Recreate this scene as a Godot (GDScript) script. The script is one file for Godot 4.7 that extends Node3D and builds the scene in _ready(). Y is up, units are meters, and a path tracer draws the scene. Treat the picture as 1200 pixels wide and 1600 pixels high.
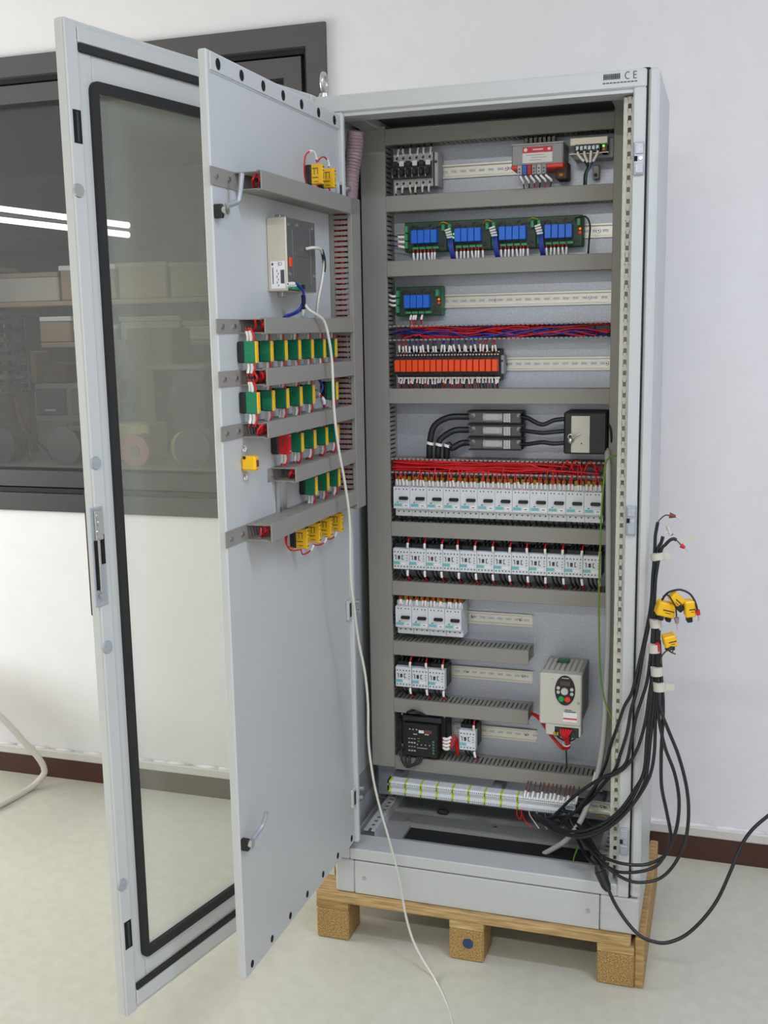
extends Node3D

# ---------------------------------------------------------------- mesh helper
class Mesher:
	var v := PackedVector3Array()
	var n := PackedVector3Array()
	var t := Transform3D()

	func poly(pts: Array, out: Vector3) -> void:
		var nn: Vector3 = (pts[1] - pts[0]).cross(pts[2] - pts[0])
		if nn.length_squared() < 1e-18 and pts.size() > 3:
			nn = (pts[2] - pts[0]).cross(pts[3] - pts[0])
		var p := pts.duplicate()
		if nn.dot(out) < 0:
			p.reverse()
			nn = -nn
		nn = (t.basis * nn).normalized()
		for i in range(1, p.size() - 1):
			for q in [p[0], p[i + 1], p[i]]:
				v.append(t * q)
				n.append(nn)

	func box(c: Vector3, s: Vector3, ch := 0.0) -> void:
		var h := s * 0.5
		ch = min(ch, min(h.x, min(h.y, h.z)) * 0.95)
		if ch <= 0.0:
			for a in 3:
				for sg in [-1.0, 1.0]:
					var nv := Vector3.ZERO
					nv[a] = sg
					var b := (a + 1) % 3
					var d := (a + 2) % 3
					var pts := []
					for k in [[-1, -1], [1, -1], [1, 1], [-1, 1]]:
						var p := Vector3.ZERO
						p[a] = sg * h[a]
						p[b] = k[0] * h[b]
						p[d] = k[1] * h[d]
						pts.append(c + p)
					poly(pts, nv)
			return
		var g := func(sx: float, sy: float, sz: float, a: int) -> Vector3:
			var p := Vector3(sx * (h.x - ch), sy * (h.y - ch), sz * (h.z - ch))
			p[a] = [sx, sy, sz][a] * h[a]
			return c + p
		for a in 3:
			for sg in [-1.0, 1.0]:
				var nv := Vector3.ZERO
				nv[a] = sg
				var pts := []
				for k in [[-1, -1], [1, -1], [1, 1], [-1, 1]]:
					var s3 := [0.0, 0.0, 0.0]
					s3[a] = sg
					s3[(a + 1) % 3] = k[0]
					s3[(a + 2) % 3] = k[1]
					pts.append(g.call(s3[0], s3[1], s3[2], a))
				poly(pts, nv)
		for a in 3:
			var b := (a + 1) % 3
			var d := (a + 2) % 3
			for k in [[-1, -1], [1, -1], [1, 1], [-1, 1]]:
				var s1 := [0.0, 0.0, 0.0]
				var s2 := [0.0, 0.0, 0.0]
				s1[a] = -1.0
				s2[a] = 1.0
				s1[b] = k[0]; s2[b] = k[0]
				s1[d] = k[1]; s2[d] = k[1]
				var nv := Vector3.ZERO
				nv[b] = k[0]
				nv[d] = k[1]
				poly([g.call(s1[0], s1[1], s1[2], b), g.call(s1[0], s1[1], s1[2], d), g.call(s2[0], s2[1], s2[2], d), g.call(s2[0], s2[1], s2[2], b)], nv)
		for sx in [-1.0, 1.0]:
			for sy in [-1.0, 1.0]:
				for sz in [-1.0, 1.0]:
					poly([g.call(sx, sy, sz, 0), g.call(sx, sy, sz, 1), g.call(sx, sy, sz, 2)], Vector3(sx, sy, sz))

	func span(a: Vector3, b: Vector3, ch := 0.0) -> void:
		box((a + b) * 0.5, (b - a).abs(), ch)

	func cyl(a: Vector3, b: Vector3, r1: float, r2 := -1.0, seg := 12) -> void:
		if r2 < 0.0:
			r2 = r1
		var d := (b - a).normalized()
		var x := d.cross(Vector3.UP if abs(d.y) < 0.9 else Vector3.RIGHT).normalized()
		var y := d.cross(x)
		var ra := []
		var rb := []
		var dir := []
		for i in seg:
			var w := TAU * i / seg
			var e := x * cos(w) + y * sin(w)
			dir.append(e)
			ra.append(a + e * r1)
			rb.append(b + e * r2)
		for i in seg:
			var j := (i + 1) % seg
			_smooth_quad(ra[i], ra[j], rb[j], rb[i], dir[i], dir[j])
		poly(ra, -d)
		poly(rb, d)

	func _smooth_quad(p0: Vector3, p1: Vector3, p2: Vector3, p3: Vector3, n0: Vector3, n1: Vector3) -> void:
		_smooth_quad4(p0, p1, p2, p3, n0, n1, n1, n0)

	func _smooth_quad4(p0: Vector3, p1: Vector3, p2: Vector3, p3: Vector3, n0: Vector3, n1: Vector3, n2: Vector3, n3: Vector3) -> void:
		var P := [p0, p1, p2, p3]
		var N := [n0, n1, n2, n3]
		var fl := (p1 - p0).cross(p2 - p0).dot(n0) < 0
		if (p1 - p0).cross(p2 - p0).length_squared() < 1e-20:
			fl = (p2 - p0).cross(p3 - p0).dot(n0) < 0
		for k in ([0, 1, 2, 0, 2, 3] if fl else [0, 2, 1, 0, 3, 2]):
			v.append(t * P[k])
			n.append((t.basis * N[k]).normalized())

	func tube(pts: Array, r: float, seg := 7, sub := 5) -> void:
		var c := []
		var m := pts.size()
		for i in m - 1:
			var p0: Vector3 = pts[max(i - 1, 0)]
			var p1: Vector3 = pts[i]
			var p2: Vector3 = pts[i + 1]
			var p3: Vector3 = pts[min(i + 2, m - 1)]
			for k in sub:
				c.append(p1.cubic_interpolate(p2, p0, p3, float(k) / sub))
		c.append(pts[m - 1])
		var d: Vector3 = (c[1] - c[0]).normalized()
		var x := d.cross(Vector3.UP if abs(d.y) < 0.9 else Vector3.RIGHT).normalized()
		var last := []
		var lastn := []
		for i in c.size():
			d = (c[min(i + 1, c.size() - 1)] - c[max(i - 1, 0)]).normalized()
			x = (x - d * x.dot(d)).normalized()
			var y := d.cross(x)
			var ring := []
			var rn := []
			for k in seg:
				var e := x * cos(TAU * k / seg) + y * sin(TAU * k / seg)
				rn.append(e)
				ring.append(c[i] + e * r)
			if i == 0:
				poly(ring, -d)
			else:
				for k in seg:
					var j := (k + 1) % seg
					_smooth_quad4(last[k], last[j], ring[j], ring[k], lastn[k], lastn[j], rn[j], rn[k])
			if i == c.size() - 1:
				poly(ring, d)
			last = ring
			lastn = rn

	# extrude a 2-D outline (in the plane of ax, ay) along az from a to b
	func prism(outline: PackedVector2Array, o: Vector3, ax: Vector3, ay: Vector3, az: Vector3) -> void:
		var tri := Geometry2D.triangulate_polygon(outline)
		for s in [0, 1]:
			for k in range(0, tri.size(), 3):
				var p := []
				for q in 3:
					var u := outline[tri[k + q]]
					p.append(o + ax * u.x + ay * u.y + az * float(s))
				poly(p, az * (1.0 if s == 1 else -1.0))
		var area := 0.0
		var m := outline.size()
		for i in m:
			var a := outline[i]
			var b := outline[(i + 1) % m]
			area += a.x * b.y - b.x * a.y
		var sg := 1.0 if area > 0 else -1.0
		for i in m:
			var a := outline[i]
			var b := outline[(i + 1) % m]
			var e := b - a
			var out := (ax * e.y - ay * e.x) * sg
			var pa := o + ax * a.x + ay * a.y
			var pb := o + ax * b.x + ay * b.y
			poly([pa, pb, pb + az, pa + az], out)

	func ball(c: Vector3, r: float, sq := Vector3.ONE, seg := 10, rows := 6) -> void:
		for i in rows:
			var a0 := PI * i / rows - PI / 2
			var a1 := PI * (i + 1) / rows - PI / 2
			for k in seg:
				var b0 := TAU * k / seg
				var b1 := TAU * (k + 1) / seg
				var q := func(a: float, b: float) -> Vector3: return Vector3(cos(a) * cos(b), sin(a), cos(a) * sin(b))
				var N := [q.call(a0, b0), q.call(a0, b1), q.call(a1, b1), q.call(a1, b0)]
				_smooth_quad4(c + N[0] * sq * r, c + N[1] * sq * r, c + N[2] * sq * r, c + N[3] * sq * r, N[0], N[1], N[2], N[3])

	func torus(c: Vector3, axis: Vector3, R: float, r: float, seg := 24, ring := 8, from := 0.0, to := TAU) -> void:
		axis = axis.normalized()
		var x := axis.cross(Vector3.UP if abs(axis.y) < 0.9 else Vector3.RIGHT).normalized()
		var y := axis.cross(x)
		for i in seg:
			var a := [from + (to - from) * i / seg, from + (to - from) * (i + 1) / seg]
			for k in ring:
				var b := [TAU * k / ring, TAU * (k + 1) / ring]
				var P := []
				var N := []
				for w in [[0, 0], [1, 0], [1, 1], [0, 1]]:
					var e: Vector3 = x * cos(a[w[0]]) + y * sin(a[w[0]])
					var nn: Vector3 = e * cos(b[w[1]]) + axis * sin(b[w[1]])
					P.append(c + e * R + nn * r)
					N.append(nn)
				_smooth_quad4(P[0], P[1], P[2], P[3], N[0], N[1], N[2], N[3])

	func mesh() -> ArrayMesh:
		var arr := []
		arr.resize(Mesh.ARRAY_MAX)
		arr[Mesh.ARRAY_VERTEX] = v
		arr[Mesh.ARRAY_NORMAL] = n
		var m := ArrayMesh.new()
		m.add_surface_from_arrays(Mesh.PRIMITIVE_TRIANGLES, arr)
		return m


# ---------------------------------------------------------------- naming
var taken := {}
var rng := RandomNumberGenerator.new()
const NTH := ["first", "second", "third", "fourth", "fifth", "sixth", "seventh", "eighth", "ninth", "tenth", "eleventh", "twelfth", "thirteenth", "fourteenth", "fifteenth", "sixteenth", "seventeenth"]

func nth(i: int) -> String:
	var n := i + 1
	if i < NTH.size():
		return NTH[i]
	return "%d%s" % [n, "th" if n % 100 in [11, 12, 13] else ["th", "st", "nd", "rd"][n % 10] if n % 10 < 4 else "th"]

func numbered(called: String) -> String:
	var k: int = taken.get(called, 0)
	taken[called] = k + 1
	return called if k == 0 else "%s_%03d" % [called, k]

func tag(o: Node, label: String, category := "", group := "") -> Node:
	if label: o.set_meta("label", label)
	if category: o.set_meta("category", category)
	if group: o.set_meta("group", group)
	return o

func thing(called: String, label: String, category: String, at := Vector3.ZERO, group := "") -> Node3D:
	var o := Node3D.new()
	o.name = numbered(called)
	add_child(o)
	o.position = at
	tag(o, label, category, group)
	return o

func obj(called: String, mk, m: Material, parent: Node = null) -> MeshInstance3D:
	var o := MeshInstance3D.new()
	o.mesh = mk.mesh() if mk is Mesher else mk
	o.material_override = m
	o.cast_shadow = GeometryInstance3D.SHADOW_CASTING_SETTING_ON
	if parent == null:
		o.name = numbered(called)
		add_child(o)
	else:
		o.name = called
		parent.add_child(o, true)
		if called in ["terminal_screw", "board_component", "circuit_print", "circuit_mark", "white_print", "green_print", "fine_print", "label_print", "maker_print", "print_line", "spiral_rib", "tube_holder", "band_print", "release_tab"]:
			o.set_meta("kind", "stuff")   # specks of one or two pixels, joined
	return o

func struct(called: String, mk, m: Material, parent: Node = null) -> MeshInstance3D:
	var o := obj(called, mk, m, parent)
	if parent == null:
		o.set_meta("kind", "structure")
	return o

func dup(o: Node3D, xf: Transform3D, label: String, group := "") -> Node3D:
	var r: Node3D = o.duplicate()
	r.name = numbered(String(o.name))
	add_child(r)
	r.transform = xf
	r.set_meta("label", label)
	if group: r.set_meta("group", group)
	return r

func words(txt: String, size: float, m: Material, parent: Node, at: Vector3, rot := Vector3.ZERO, called := "lettering", serif := "Droid Sans") -> MeshInstance3D:
	var tm := TextMesh.new()
	var f := SystemFont.new()
	f.font_names = PackedStringArray([serif])
	tm.font = f
	tm.text = txt
	tm.font_size = 32
	tm.pixel_size = size / 32.0
	tm.depth = 0.0006
	var o := obj(called, tm, m, parent)
	o.position = at
	o.rotation = rot
	return o

# ---------------------------------------------------------------- materials
var M := {}

func mat(key: String, c: Color, rough := 0.5, metal := 0.0) -> StandardMaterial3D:
	var m := StandardMaterial3D.new()
	m.resource_name = key
	m.albedo_color = c
	m.roughness = rough
	m.metallic = metal
	M[key] = m
	return m

func noise_tex(freq: float, ramp: Array, kind := FastNoiseLite.TYPE_SIMPLEX_SMOOTH, oct := 4, size := 512, sd := 1) -> NoiseTexture2D:
	var nz := FastNoiseLite.new()
	nz.noise_type = kind
	nz.frequency = freq
	nz.fractal_octaves = oct
	nz.seed = sd
	var tx := NoiseTexture2D.new()
	tx.width = size
	tx.height = size
	tx.seamless = true
	tx.noise = nz
	var g := Gradient.new()
	g.offsets = PackedFloat32Array([0.0, 1.0])
	g.colors = PackedColorArray([ramp[0], ramp[1]])
	tx.color_ramp = g
	return tx

func tri_tex(m: StandardMaterial3D, tx: Texture2D, sc: Vector3, world := false) -> void:
	m.albedo_texture = tx
	m.uv1_triplanar = true
	m.uv1_world_triplanar = world
	m.uv1_scale = sc

func materials() -> void:
	tri_tex(mat("wall", Color(0.89, 0.888, 0.892), 0.85), noise_tex(0.02, [Color(0.985, 0.985, 0.985), Color(1, 1, 1)]), Vector3(0.7, 0.7, 0.7), true)
	tri_tex(mat("floor", Color(0.80, 0.795, 0.74), 0.30), noise_tex(0.03, [Color(0.95, 0.95, 0.945), Color(1, 1, 1)], FastNoiseLite.TYPE_SIMPLEX_SMOOTH, 5), Vector3(1.2, 1.2, 1.2), true)
	mat("ceiling", Color(0.88, 0.88, 0.87), 0.9)
	tri_tex(mat("ledge", Color(0.84, 0.83, 0.81), 0.6), noise_tex(0.05, [Color(0.93, 0.93, 0.92), Color(1, 1, 1)]), Vector3(6, 6, 6), true)
	tri_tex(mat("skirting", Color(0.32, 0.18, 0.13), 0.45), noise_tex(0.03, [Color(0.72, 0.70, 0.70), Color(1, 1, 1)]), Vector3(1.5, 30, 30), true)
	var ral := noise_tex(0.35, [Color(0.965, 0.965, 0.965), Color(1, 1, 1)], FastNoiseLite.TYPE_SIMPLEX, 2)
	tri_tex(mat("cabinet", Color(0.775, 0.79, 0.785), 0.42), ral, Vector3(4, 4, 4))
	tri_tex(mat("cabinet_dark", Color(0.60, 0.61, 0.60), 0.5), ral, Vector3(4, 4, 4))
	var spangle := noise_tex(0.06, [Color(0.86, 0.87, 0.89), Color(1, 1, 1)], FastNoiseLite.TYPE_CELLULAR, 2)
	var galv := mat("galvanised", Color(0.74, 0.76, 0.79), 0.42, 0.45)
	tri_tex(galv, spangle, Vector3(7, 7, 7))
	mat("steel", Color(0.78, 0.78, 0.78), 0.28, 0.9)
	mat("rail", Color(0.82, 0.81, 0.77), 0.35, 0.55)
	mat("beige_metal", Color(0.80, 0.77, 0.70), 0.45, 0.3)
	tri_tex(mat("duct", Color(0.575, 0.565, 0.535), 0.55), noise_tex(0.2, [Color(0.96, 0.96, 0.96), Color(1, 1, 1)]), Vector3(5, 5, 5))
	mat("black", Color(0.085, 0.085, 0.09), 0.45)
	mat("charcoal", Color(0.16, 0.16, 0.17), 0.5)
	mat("rubber", Color(0.11, 0.105, 0.11), 0.7)
	mat("hole", Color(0.03, 0.03, 0.035), 0.9)
	mat("cable_black", Color(0.10, 0.105, 0.115), 0.42)
	mat("cable_white", Color(0.82, 0.81, 0.77), 0.45)
	mat("white", Color(0.92, 0.92, 0.91), 0.5)
	mat("sleeve", Color(0.93, 0.92, 0.90), 0.45)
	mat("device_white", Color(0.84, 0.86, 0.87), 0.42)
	mat("device_grey", Color(0.62, 0.63, 0.64), 0.5)
	mat("pale_grey", Color(0.74, 0.74, 0.73), 0.5)
	mat("teal", Color(0.45, 0.72, 0.74), 0.5)
	mat("red", Color(0.78, 0.08, 0.10), 0.45)
	mat("wire_red", Color(0.80, 0.07, 0.11), 0.42)
	mat("wire_blue", Color(0.13, 0.22, 0.58), 0.42)
	mat("wire_green", Color(0.36, 0.52, 0.10), 0.42)
	mat("orange", Color(0.93, 0.30, 0.10), 0.4)
	mat("relay_blue", Color(0.10, 0.40, 0.80), 0.4)
	mat("board_green", Color(0.10, 0.36, 0.20), 0.45)
	mat("terminal_green", Color(0.20, 0.55, 0.36), 0.45)
	tri_tex(mat("block_green", Color(0.10, 0.54, 0.38), 0.4), noise_tex(0.05, [Color(0.80, 0.85, 0.85), Color(1, 1, 1)]), Vector3(14, 14, 14))
	mat("yellow", Color(0.95, 0.74, 0.06), 0.42)
	mat("olive", Color(0.66, 0.56, 0.08), 0.5)
	mat("yellow_green", Color(0.72, 0.80, 0.10), 0.45)
	mat("board_dark", Color(0.17, 0.23, 0.18), 0.5)
	mat("component_brown", Color(0.33, 0.25, 0.20), 0.6)
	mat("ink", Color(0.28, 0.29, 0.32), 0.6)
	mat("label_red", Color(0.86, 0.20, 0.26), 0.5)
	mat("conduit", Color(0.56, 0.47, 0.48), 0.55)
	mat("vfd_body", Color(0.78, 0.77, 0.72), 0.5)
	mat("vfd_grey", Color(0.60, 0.60, 0.58), 0.5)
	mat("button_green", Color(0.10, 0.60, 0.25), 0.4)
	mat("button_red", Color(0.90, 0.20, 0.12), 0.4)
	mat("navy", Color(0.10, 0.11, 0.28), 0.5)
	for k in 3:
		var w := mat("wood%d" % k, [Color(0.84, 0.72, 0.50), Color(0.79, 0.66, 0.43), Color(0.86, 0.75, 0.53)][k], 0.75)
		tri_tex(w, noise_tex(0.012, [Color(0.70, 0.66, 0.60), Color(1, 1, 1)], FastNoiseLite.TYPE_SIMPLEX_SMOOTH, 5, 512, 3 + k), Vector3(1.2, 14, 14))
	var ch := mat("chipwood", Color(0.85, 0.72, 0.47), 0.85)
	tri_tex(ch, noise_tex(0.05, [Color(0.52, 0.46, 0.38), Color(1, 1, 1)], FastNoiseLite.TYPE_SIMPLEX, 4, 512, 9), Vector3(6, 9, 6))
	mat("paint_blue", Color(0.16, 0.26, 0.40), 0.6)
	tri_tex(mat("window_frame", Color(0.32, 0.315, 0.32), 0.42), noise_tex(0.3, [Color(0.94, 0.94, 0.94), Color(1, 1, 1)]), Vector3(5, 5, 5))
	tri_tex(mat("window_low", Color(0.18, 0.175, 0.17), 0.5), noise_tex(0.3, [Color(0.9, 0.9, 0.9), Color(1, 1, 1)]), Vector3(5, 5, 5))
	mat("seal", Color(0.05, 0.05, 0.05), 0.7)
	var gl := mat("pane", Color(0.55, 0.56, 0.54, 0.10), 0.03)
	gl.transparency = BaseMaterial3D.TRANSPARENCY_ALPHA
	var gd := mat("door_pane", Color(0.72, 0.75, 0.70, 0.17), 0.03)
	gd.transparency = BaseMaterial3D.TRANSPARENCY_ALPHA
	var cl := mat("clear_plastic", Color(0.35, 0.36, 0.37, 0.10), 0.1)
	cl.transparency = BaseMaterial3D.TRANSPARENCY_ALPHA
	mat("rear_steel", Color(0.50, 0.50, 0.48), 0.4, 0.6)
	mat("punched", Color(0.80, 0.80, 0.75), 0.45)
	gd.metallic_specular = 0.25
	glow("led_green", Color(0.45, 1.0, 0.15), 1.2)
	glow("led_orange", Color(1.0, 0.45, 0.05), 1.2)
	glow("led_red", Color(1.0, 0.12, 0.06), 1.0)
	glow("tube_glow", Color(1.0, 0.99, 0.93), 3.0)
	glow("added_blind_glow", Color(1, 1, 1), 0.75)
	glow("tube_glow_dim", Color(0.98, 0.98, 1.0), 1.6)
	# the room beyond the window
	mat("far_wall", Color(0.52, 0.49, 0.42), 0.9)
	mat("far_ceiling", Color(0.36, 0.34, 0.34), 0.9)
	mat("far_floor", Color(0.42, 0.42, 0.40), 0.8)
	mat("card", Color(0.50, 0.44, 0.36), 0.85)
	mat("paper", Color(0.58, 0.57, 0.54), 0.85)
	mat("slate", Color(0.30, 0.31, 0.34), 0.7)
	mat("steel_blue", Color(0.32, 0.40, 0.46), 0.6)
	mat("pink", Color(0.66, 0.42, 0.40), 0.7)
	mat("dull_yellow", Color(0.66, 0.60, 0.34), 0.7)
	mat("brick_red", Color(0.46, 0.24, 0.22), 0.7)
	mat("box_brown", Color(0.36, 0.27, 0.22), 0.8)

func glow(key: String, c: Color, e: float) -> void:
	var m := mat(key, c, 0.5)
	m.emission_enabled = true
	m.emission = c
	m.emission_energy_multiplier = e


# ---------------------------------------------------------------- places
const INNER := 1.5952
const OUTER := 1.7994
var inner_at := Transform3D(Basis(Vector3.UP, PI - INNER), Vector3(0.0698, 0, -0.0054))
var outer_at := Transform3D(Basis(Vector3.UP, PI - OUTER), Vector3(0.0, 0, -0.019))
const HH := 3.2
const PLATE := -0.30
const RAIL := -0.2925

func on_door(u: float, y: float, w := 0.0, turn := 0.0) -> Transform3D:
	return inner_at * Transform3D(Basis(Vector3.BACK, turn), Vector3(u, y, w))

func _ready() -> void:
	rng.seed = 20240611
	var cam := Camera3D.new()
	cam.name = "camera"
	cam.position = Vector3(0.9915, 1.6717, 2.5656)
	cam.rotation = Vector3(-0.1683, 0.3122, -0.0177)
	cam.fov = 51.325
	cam.near = 0.05
	add_child(cam)
	cam.current = true
	var we := WorldEnvironment.new()
	we.name = "surroundings"
	var e := Environment.new()
	e.background_mode = Environment.BG_COLOR
	e.background_color = Color(0.72, 0.83, 1.0)
	e.background_energy_multiplier = 1.0
	e.tonemap_mode = Environment.TONE_MAPPER_LINEAR
	e.tonemap_exposure = 1.0
	e.sdfgi_enabled = true
	e.ssao_enabled = true
	e.ssil_enabled = true
	we.environment = e
	add_child(we)
	materials()
	# ceiling battens: x, z, strength, colour
	ceiling_batten(0.5, 3.6, 6.8, Color(1.0, 0.995, 0.985))
	ceiling_batten(1.85, 1.2, 2.7, Color(0.91, 0.96, 1.09))
	added_blind_fill(Vector3(-3.6, 1.5, 0.45), 8.6, Color(1.0, 0.995, 0.985))
	room()
	next_room()
	cabinet()
	pallet()
	ducts()
	rails()
	row_breakers()
	row_boards()
	row_relays()
	row_supply()
	row_starters()
	row_contactors()
	row_lower()
	row_terminals()
	door_panel()
	wiring()
	loose_cables()
	small_things()

func lamp_area(called: String, at: Vector3, size: Vector2, energy: float, c: Color) -> void:
	var l := AreaLight3D.new()
	l.name = numbered(called)
	l.position = at
	l.rotation = Vector3(-PI / 2, 0, 0)
	l.area_size = size
	l.light_energy = energy
	l.light_color = c
	l.shadow_enabled = true
	l.area_range = 14.0
	add_child(l)

func ceiling_batten(x: float, z: float, energy: float, c: Color, y := HH) -> void:
	var where := "over the cabinet" if x < 1 else "beside the cabinet"
	var o := thing("ceiling_light", "white twin tube ceiling batten %s, %s row" % [where, "front" if z < 2.5 else "rear"], "ceiling light", Vector3(x, y, z))
	var b := Mesher.new()
	b.box(Vector3(0, -0.03, 0), Vector3(1.26, 0.055, 0.16), 0.006)
	obj("housing", b, M.white, o)
	for s in [-1, 1]:
		var t := Mesher.new()
		t.cyl(Vector3(-0.6, -0.075, s * 0.05), Vector3(0.6, -0.075, s * 0.05), 0.013, -1, 12)
		obj("fluorescent_tube", t, M.tube_glow, o)
		var h := Mesher.new()
		for k in [-1, 1]:
			h.box(Vector3(k * 0.612, -0.07, s * 0.05), Vector3(0.02, 0.04, 0.03), 0.003)
		obj("tube_holder", h, M.white, o)
	lamp_area("ceiling_lamp_area", Vector3(x, y - 0.095, z), Vector2(1.2, 0.13), energy, c)

# fill light from the left, with an added, unseen window frame and glowing blind
func added_blind_fill(at: Vector3, energy: float, c: Color) -> void:
	var f := Mesher.new()
	for q in [[-0.86, -0.8, -0.71, 0.71], [0.8, 0.86, -0.71, 0.71], [-0.8, 0.8, -0.71, -0.65], [-0.8, 0.8, 0.65, 0.71]]:
		f.span(at + Vector3(0.0, q[2], q[0]), at + Vector3(0.03, q[3], q[1]), 0.004)
	var w := struct("added_window_2", f, M.window_frame)
	var k := Mesher.new()
	k.span(at + Vector3(0.004, -0.65, -0.8), at + Vector3(0.010, 0.65, 0.8))
	obj("added_blind", k, M.added_blind_glow, w)
	lamp_area("added_fill_area", at + Vector3(0.04, 0, 0), Vector2(1.6, 1.3), energy, c)
	get_child(get_child_count() - 1).rotation = Vector3(0, -PI / 2, 0)

# ---------------------------------------------------------------- the room
func slab(called: String, a: Vector3, b: Vector3, m: Material) -> void:
	var k := Mesher.new()
	k.span(a, b)
	struct(called, k, m)

func room() -> void:
	var L := -3.6
	var R := 2.7
	var F := 4.8
	var B := -0.745
	slab("floor", Vector3(L - 0.15, -0.1, B - 0.15), Vector3(R + 0.15, 0, F + 0.15), M.floor)
	slab("ceiling", Vector3(L - 0.15, HH, B - 0.15), Vector3(R + 0.15, HH + 0.1, F + 0.15), M.ceiling)
	slab("wall_left", Vector3(L - 0.15, 0, B), Vector3(L, HH, F), M.wall)
	slab("wall_front", Vector3(L - 0.15, 0, F), Vector3(R + 0.15, HH, F + 0.15), M.wall)
	var w := Mesher.new()
	w.span(Vector3(L - 0.15, 0, B - 0.15), Vector3(-2.75, HH, B))
	w.span(Vector3(-0.238, 0, B - 0.15), Vector3(R + 0.15, HH, B))
	w.span(Vector3(-2.75, 0, B - 0.15), Vector3(-0.238, 1.04, B))
	w.span(Vector3(-2.75, 2.622, B - 0.15), Vector3(-0.238, HH, B))
	struct("wall_back", w, M.wall)
	slab("wall_right", Vector3(R, 0, B), Vector3(R + 0.15, HH, F), M.wall)
	# skirting and the pale ledge above it
	slab("baseboard_back", Vector3(L, 0, B), Vector3(R, 0.078, B + 0.016), M.skirting)
	slab("baseboard_left", Vector3(L, 0, B + 0.016), Vector3(L + 0.016, 0.078, F), M.skirting)
	slab("baseboard_right", Vector3(R - 0.016, 0, B + 0.016), Vector3(R, 0.078, F), M.skirting)
	var l := Mesher.new()
	l.box(Vector3((L + R) / 2, 0.094, B + 0.010), Vector3(R - L, 0.032, 0.020), 0.004)
	struct("trim_1", l, M.ledge)
	# lumpy plaster bead on the ledge
	l = Mesher.new()
	rng.seed = 5
	for k in 60:
		l.ball(Vector3(L + 0.1 * k + rng.randf() * 0.06, 0.111, B + 0.006), 0.007 + rng.randf() * 0.004, Vector3(6, 0.6, 1), 8, 5)
	struct("trim_2", l, M.wall)
	window_one(B)

func mitred(k: Mesher, x0: float, x1: float, y0: float, y1: float, w: float, z0: float, z1: float, side: int) -> void:
	# one bar of a mitred frame; side 0 top, 1 bottom, 2 left, 3 right
	var o := PackedVector2Array()
	match side:
		0: o = PackedVector2Array([Vector2(x0, y1), Vector2(x0 + w, y1 - w), Vector2(x1 - w, y1 - w), Vector2(x1, y1)])
		1: o = PackedVector2Array([Vector2(x0, y0), Vector2(x1, y0), Vector2(x1 - w, y0 + w), Vector2(x0 + w, y0 + w)])
		2: o = PackedVector2Array([Vector2(x0, y0), Vector2(x0 + w, y0 + w), Vector2(x0 + w, y1 - w), Vector2(x0, y1)])
		3: o = PackedVector2Array([Vector2(x1, y0), Vector2(x1, y1), Vector2(x1 - w, y1 - w), Vector2(x1 - w, y0 + w)])
	k.prism(o, Vector3(0, 0, z0), Vector3.RIGHT, Vector3.UP, Vector3(0, 0, z1 - z0))

func window_one(B: float) -> void:
	var bk := Mesher.new()
	for s in 4:
		mitred(bk, -2.75, -0.238, 1.04, 2.622, 0.082, B - 0.10, B - 0.012, s)
	var win := struct("window_1", bk, M.seal)
	for s in 4:
		var k := Mesher.new()
		mitred(k, -2.75, -0.238, 1.04, 2.622, 0.066, B - 0.06, B + 0.014, s)
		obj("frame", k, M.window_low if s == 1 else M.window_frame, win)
		k = Mesher.new()
		mitred(k, -2.660, -0.328, 1.128, 2.532, 0.060, B - 0.07, B - 0.004, s)
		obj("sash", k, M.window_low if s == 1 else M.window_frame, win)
	for s in 4:
		var k := Mesher.new()
		mitred(k, -2.604, -0.384, 1.182, 2.476, 0.010, B - 0.06, B - 0.010, s)
		obj("glazing_seal", k, M.seal, win)
	var g := Mesher.new()
	g.span(Vector3(-2.60, 1.186, B - 0.046), Vector3(-0.388, 2.472, B - 0.040))
	obj("pane", g, M.pane, win)

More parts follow.
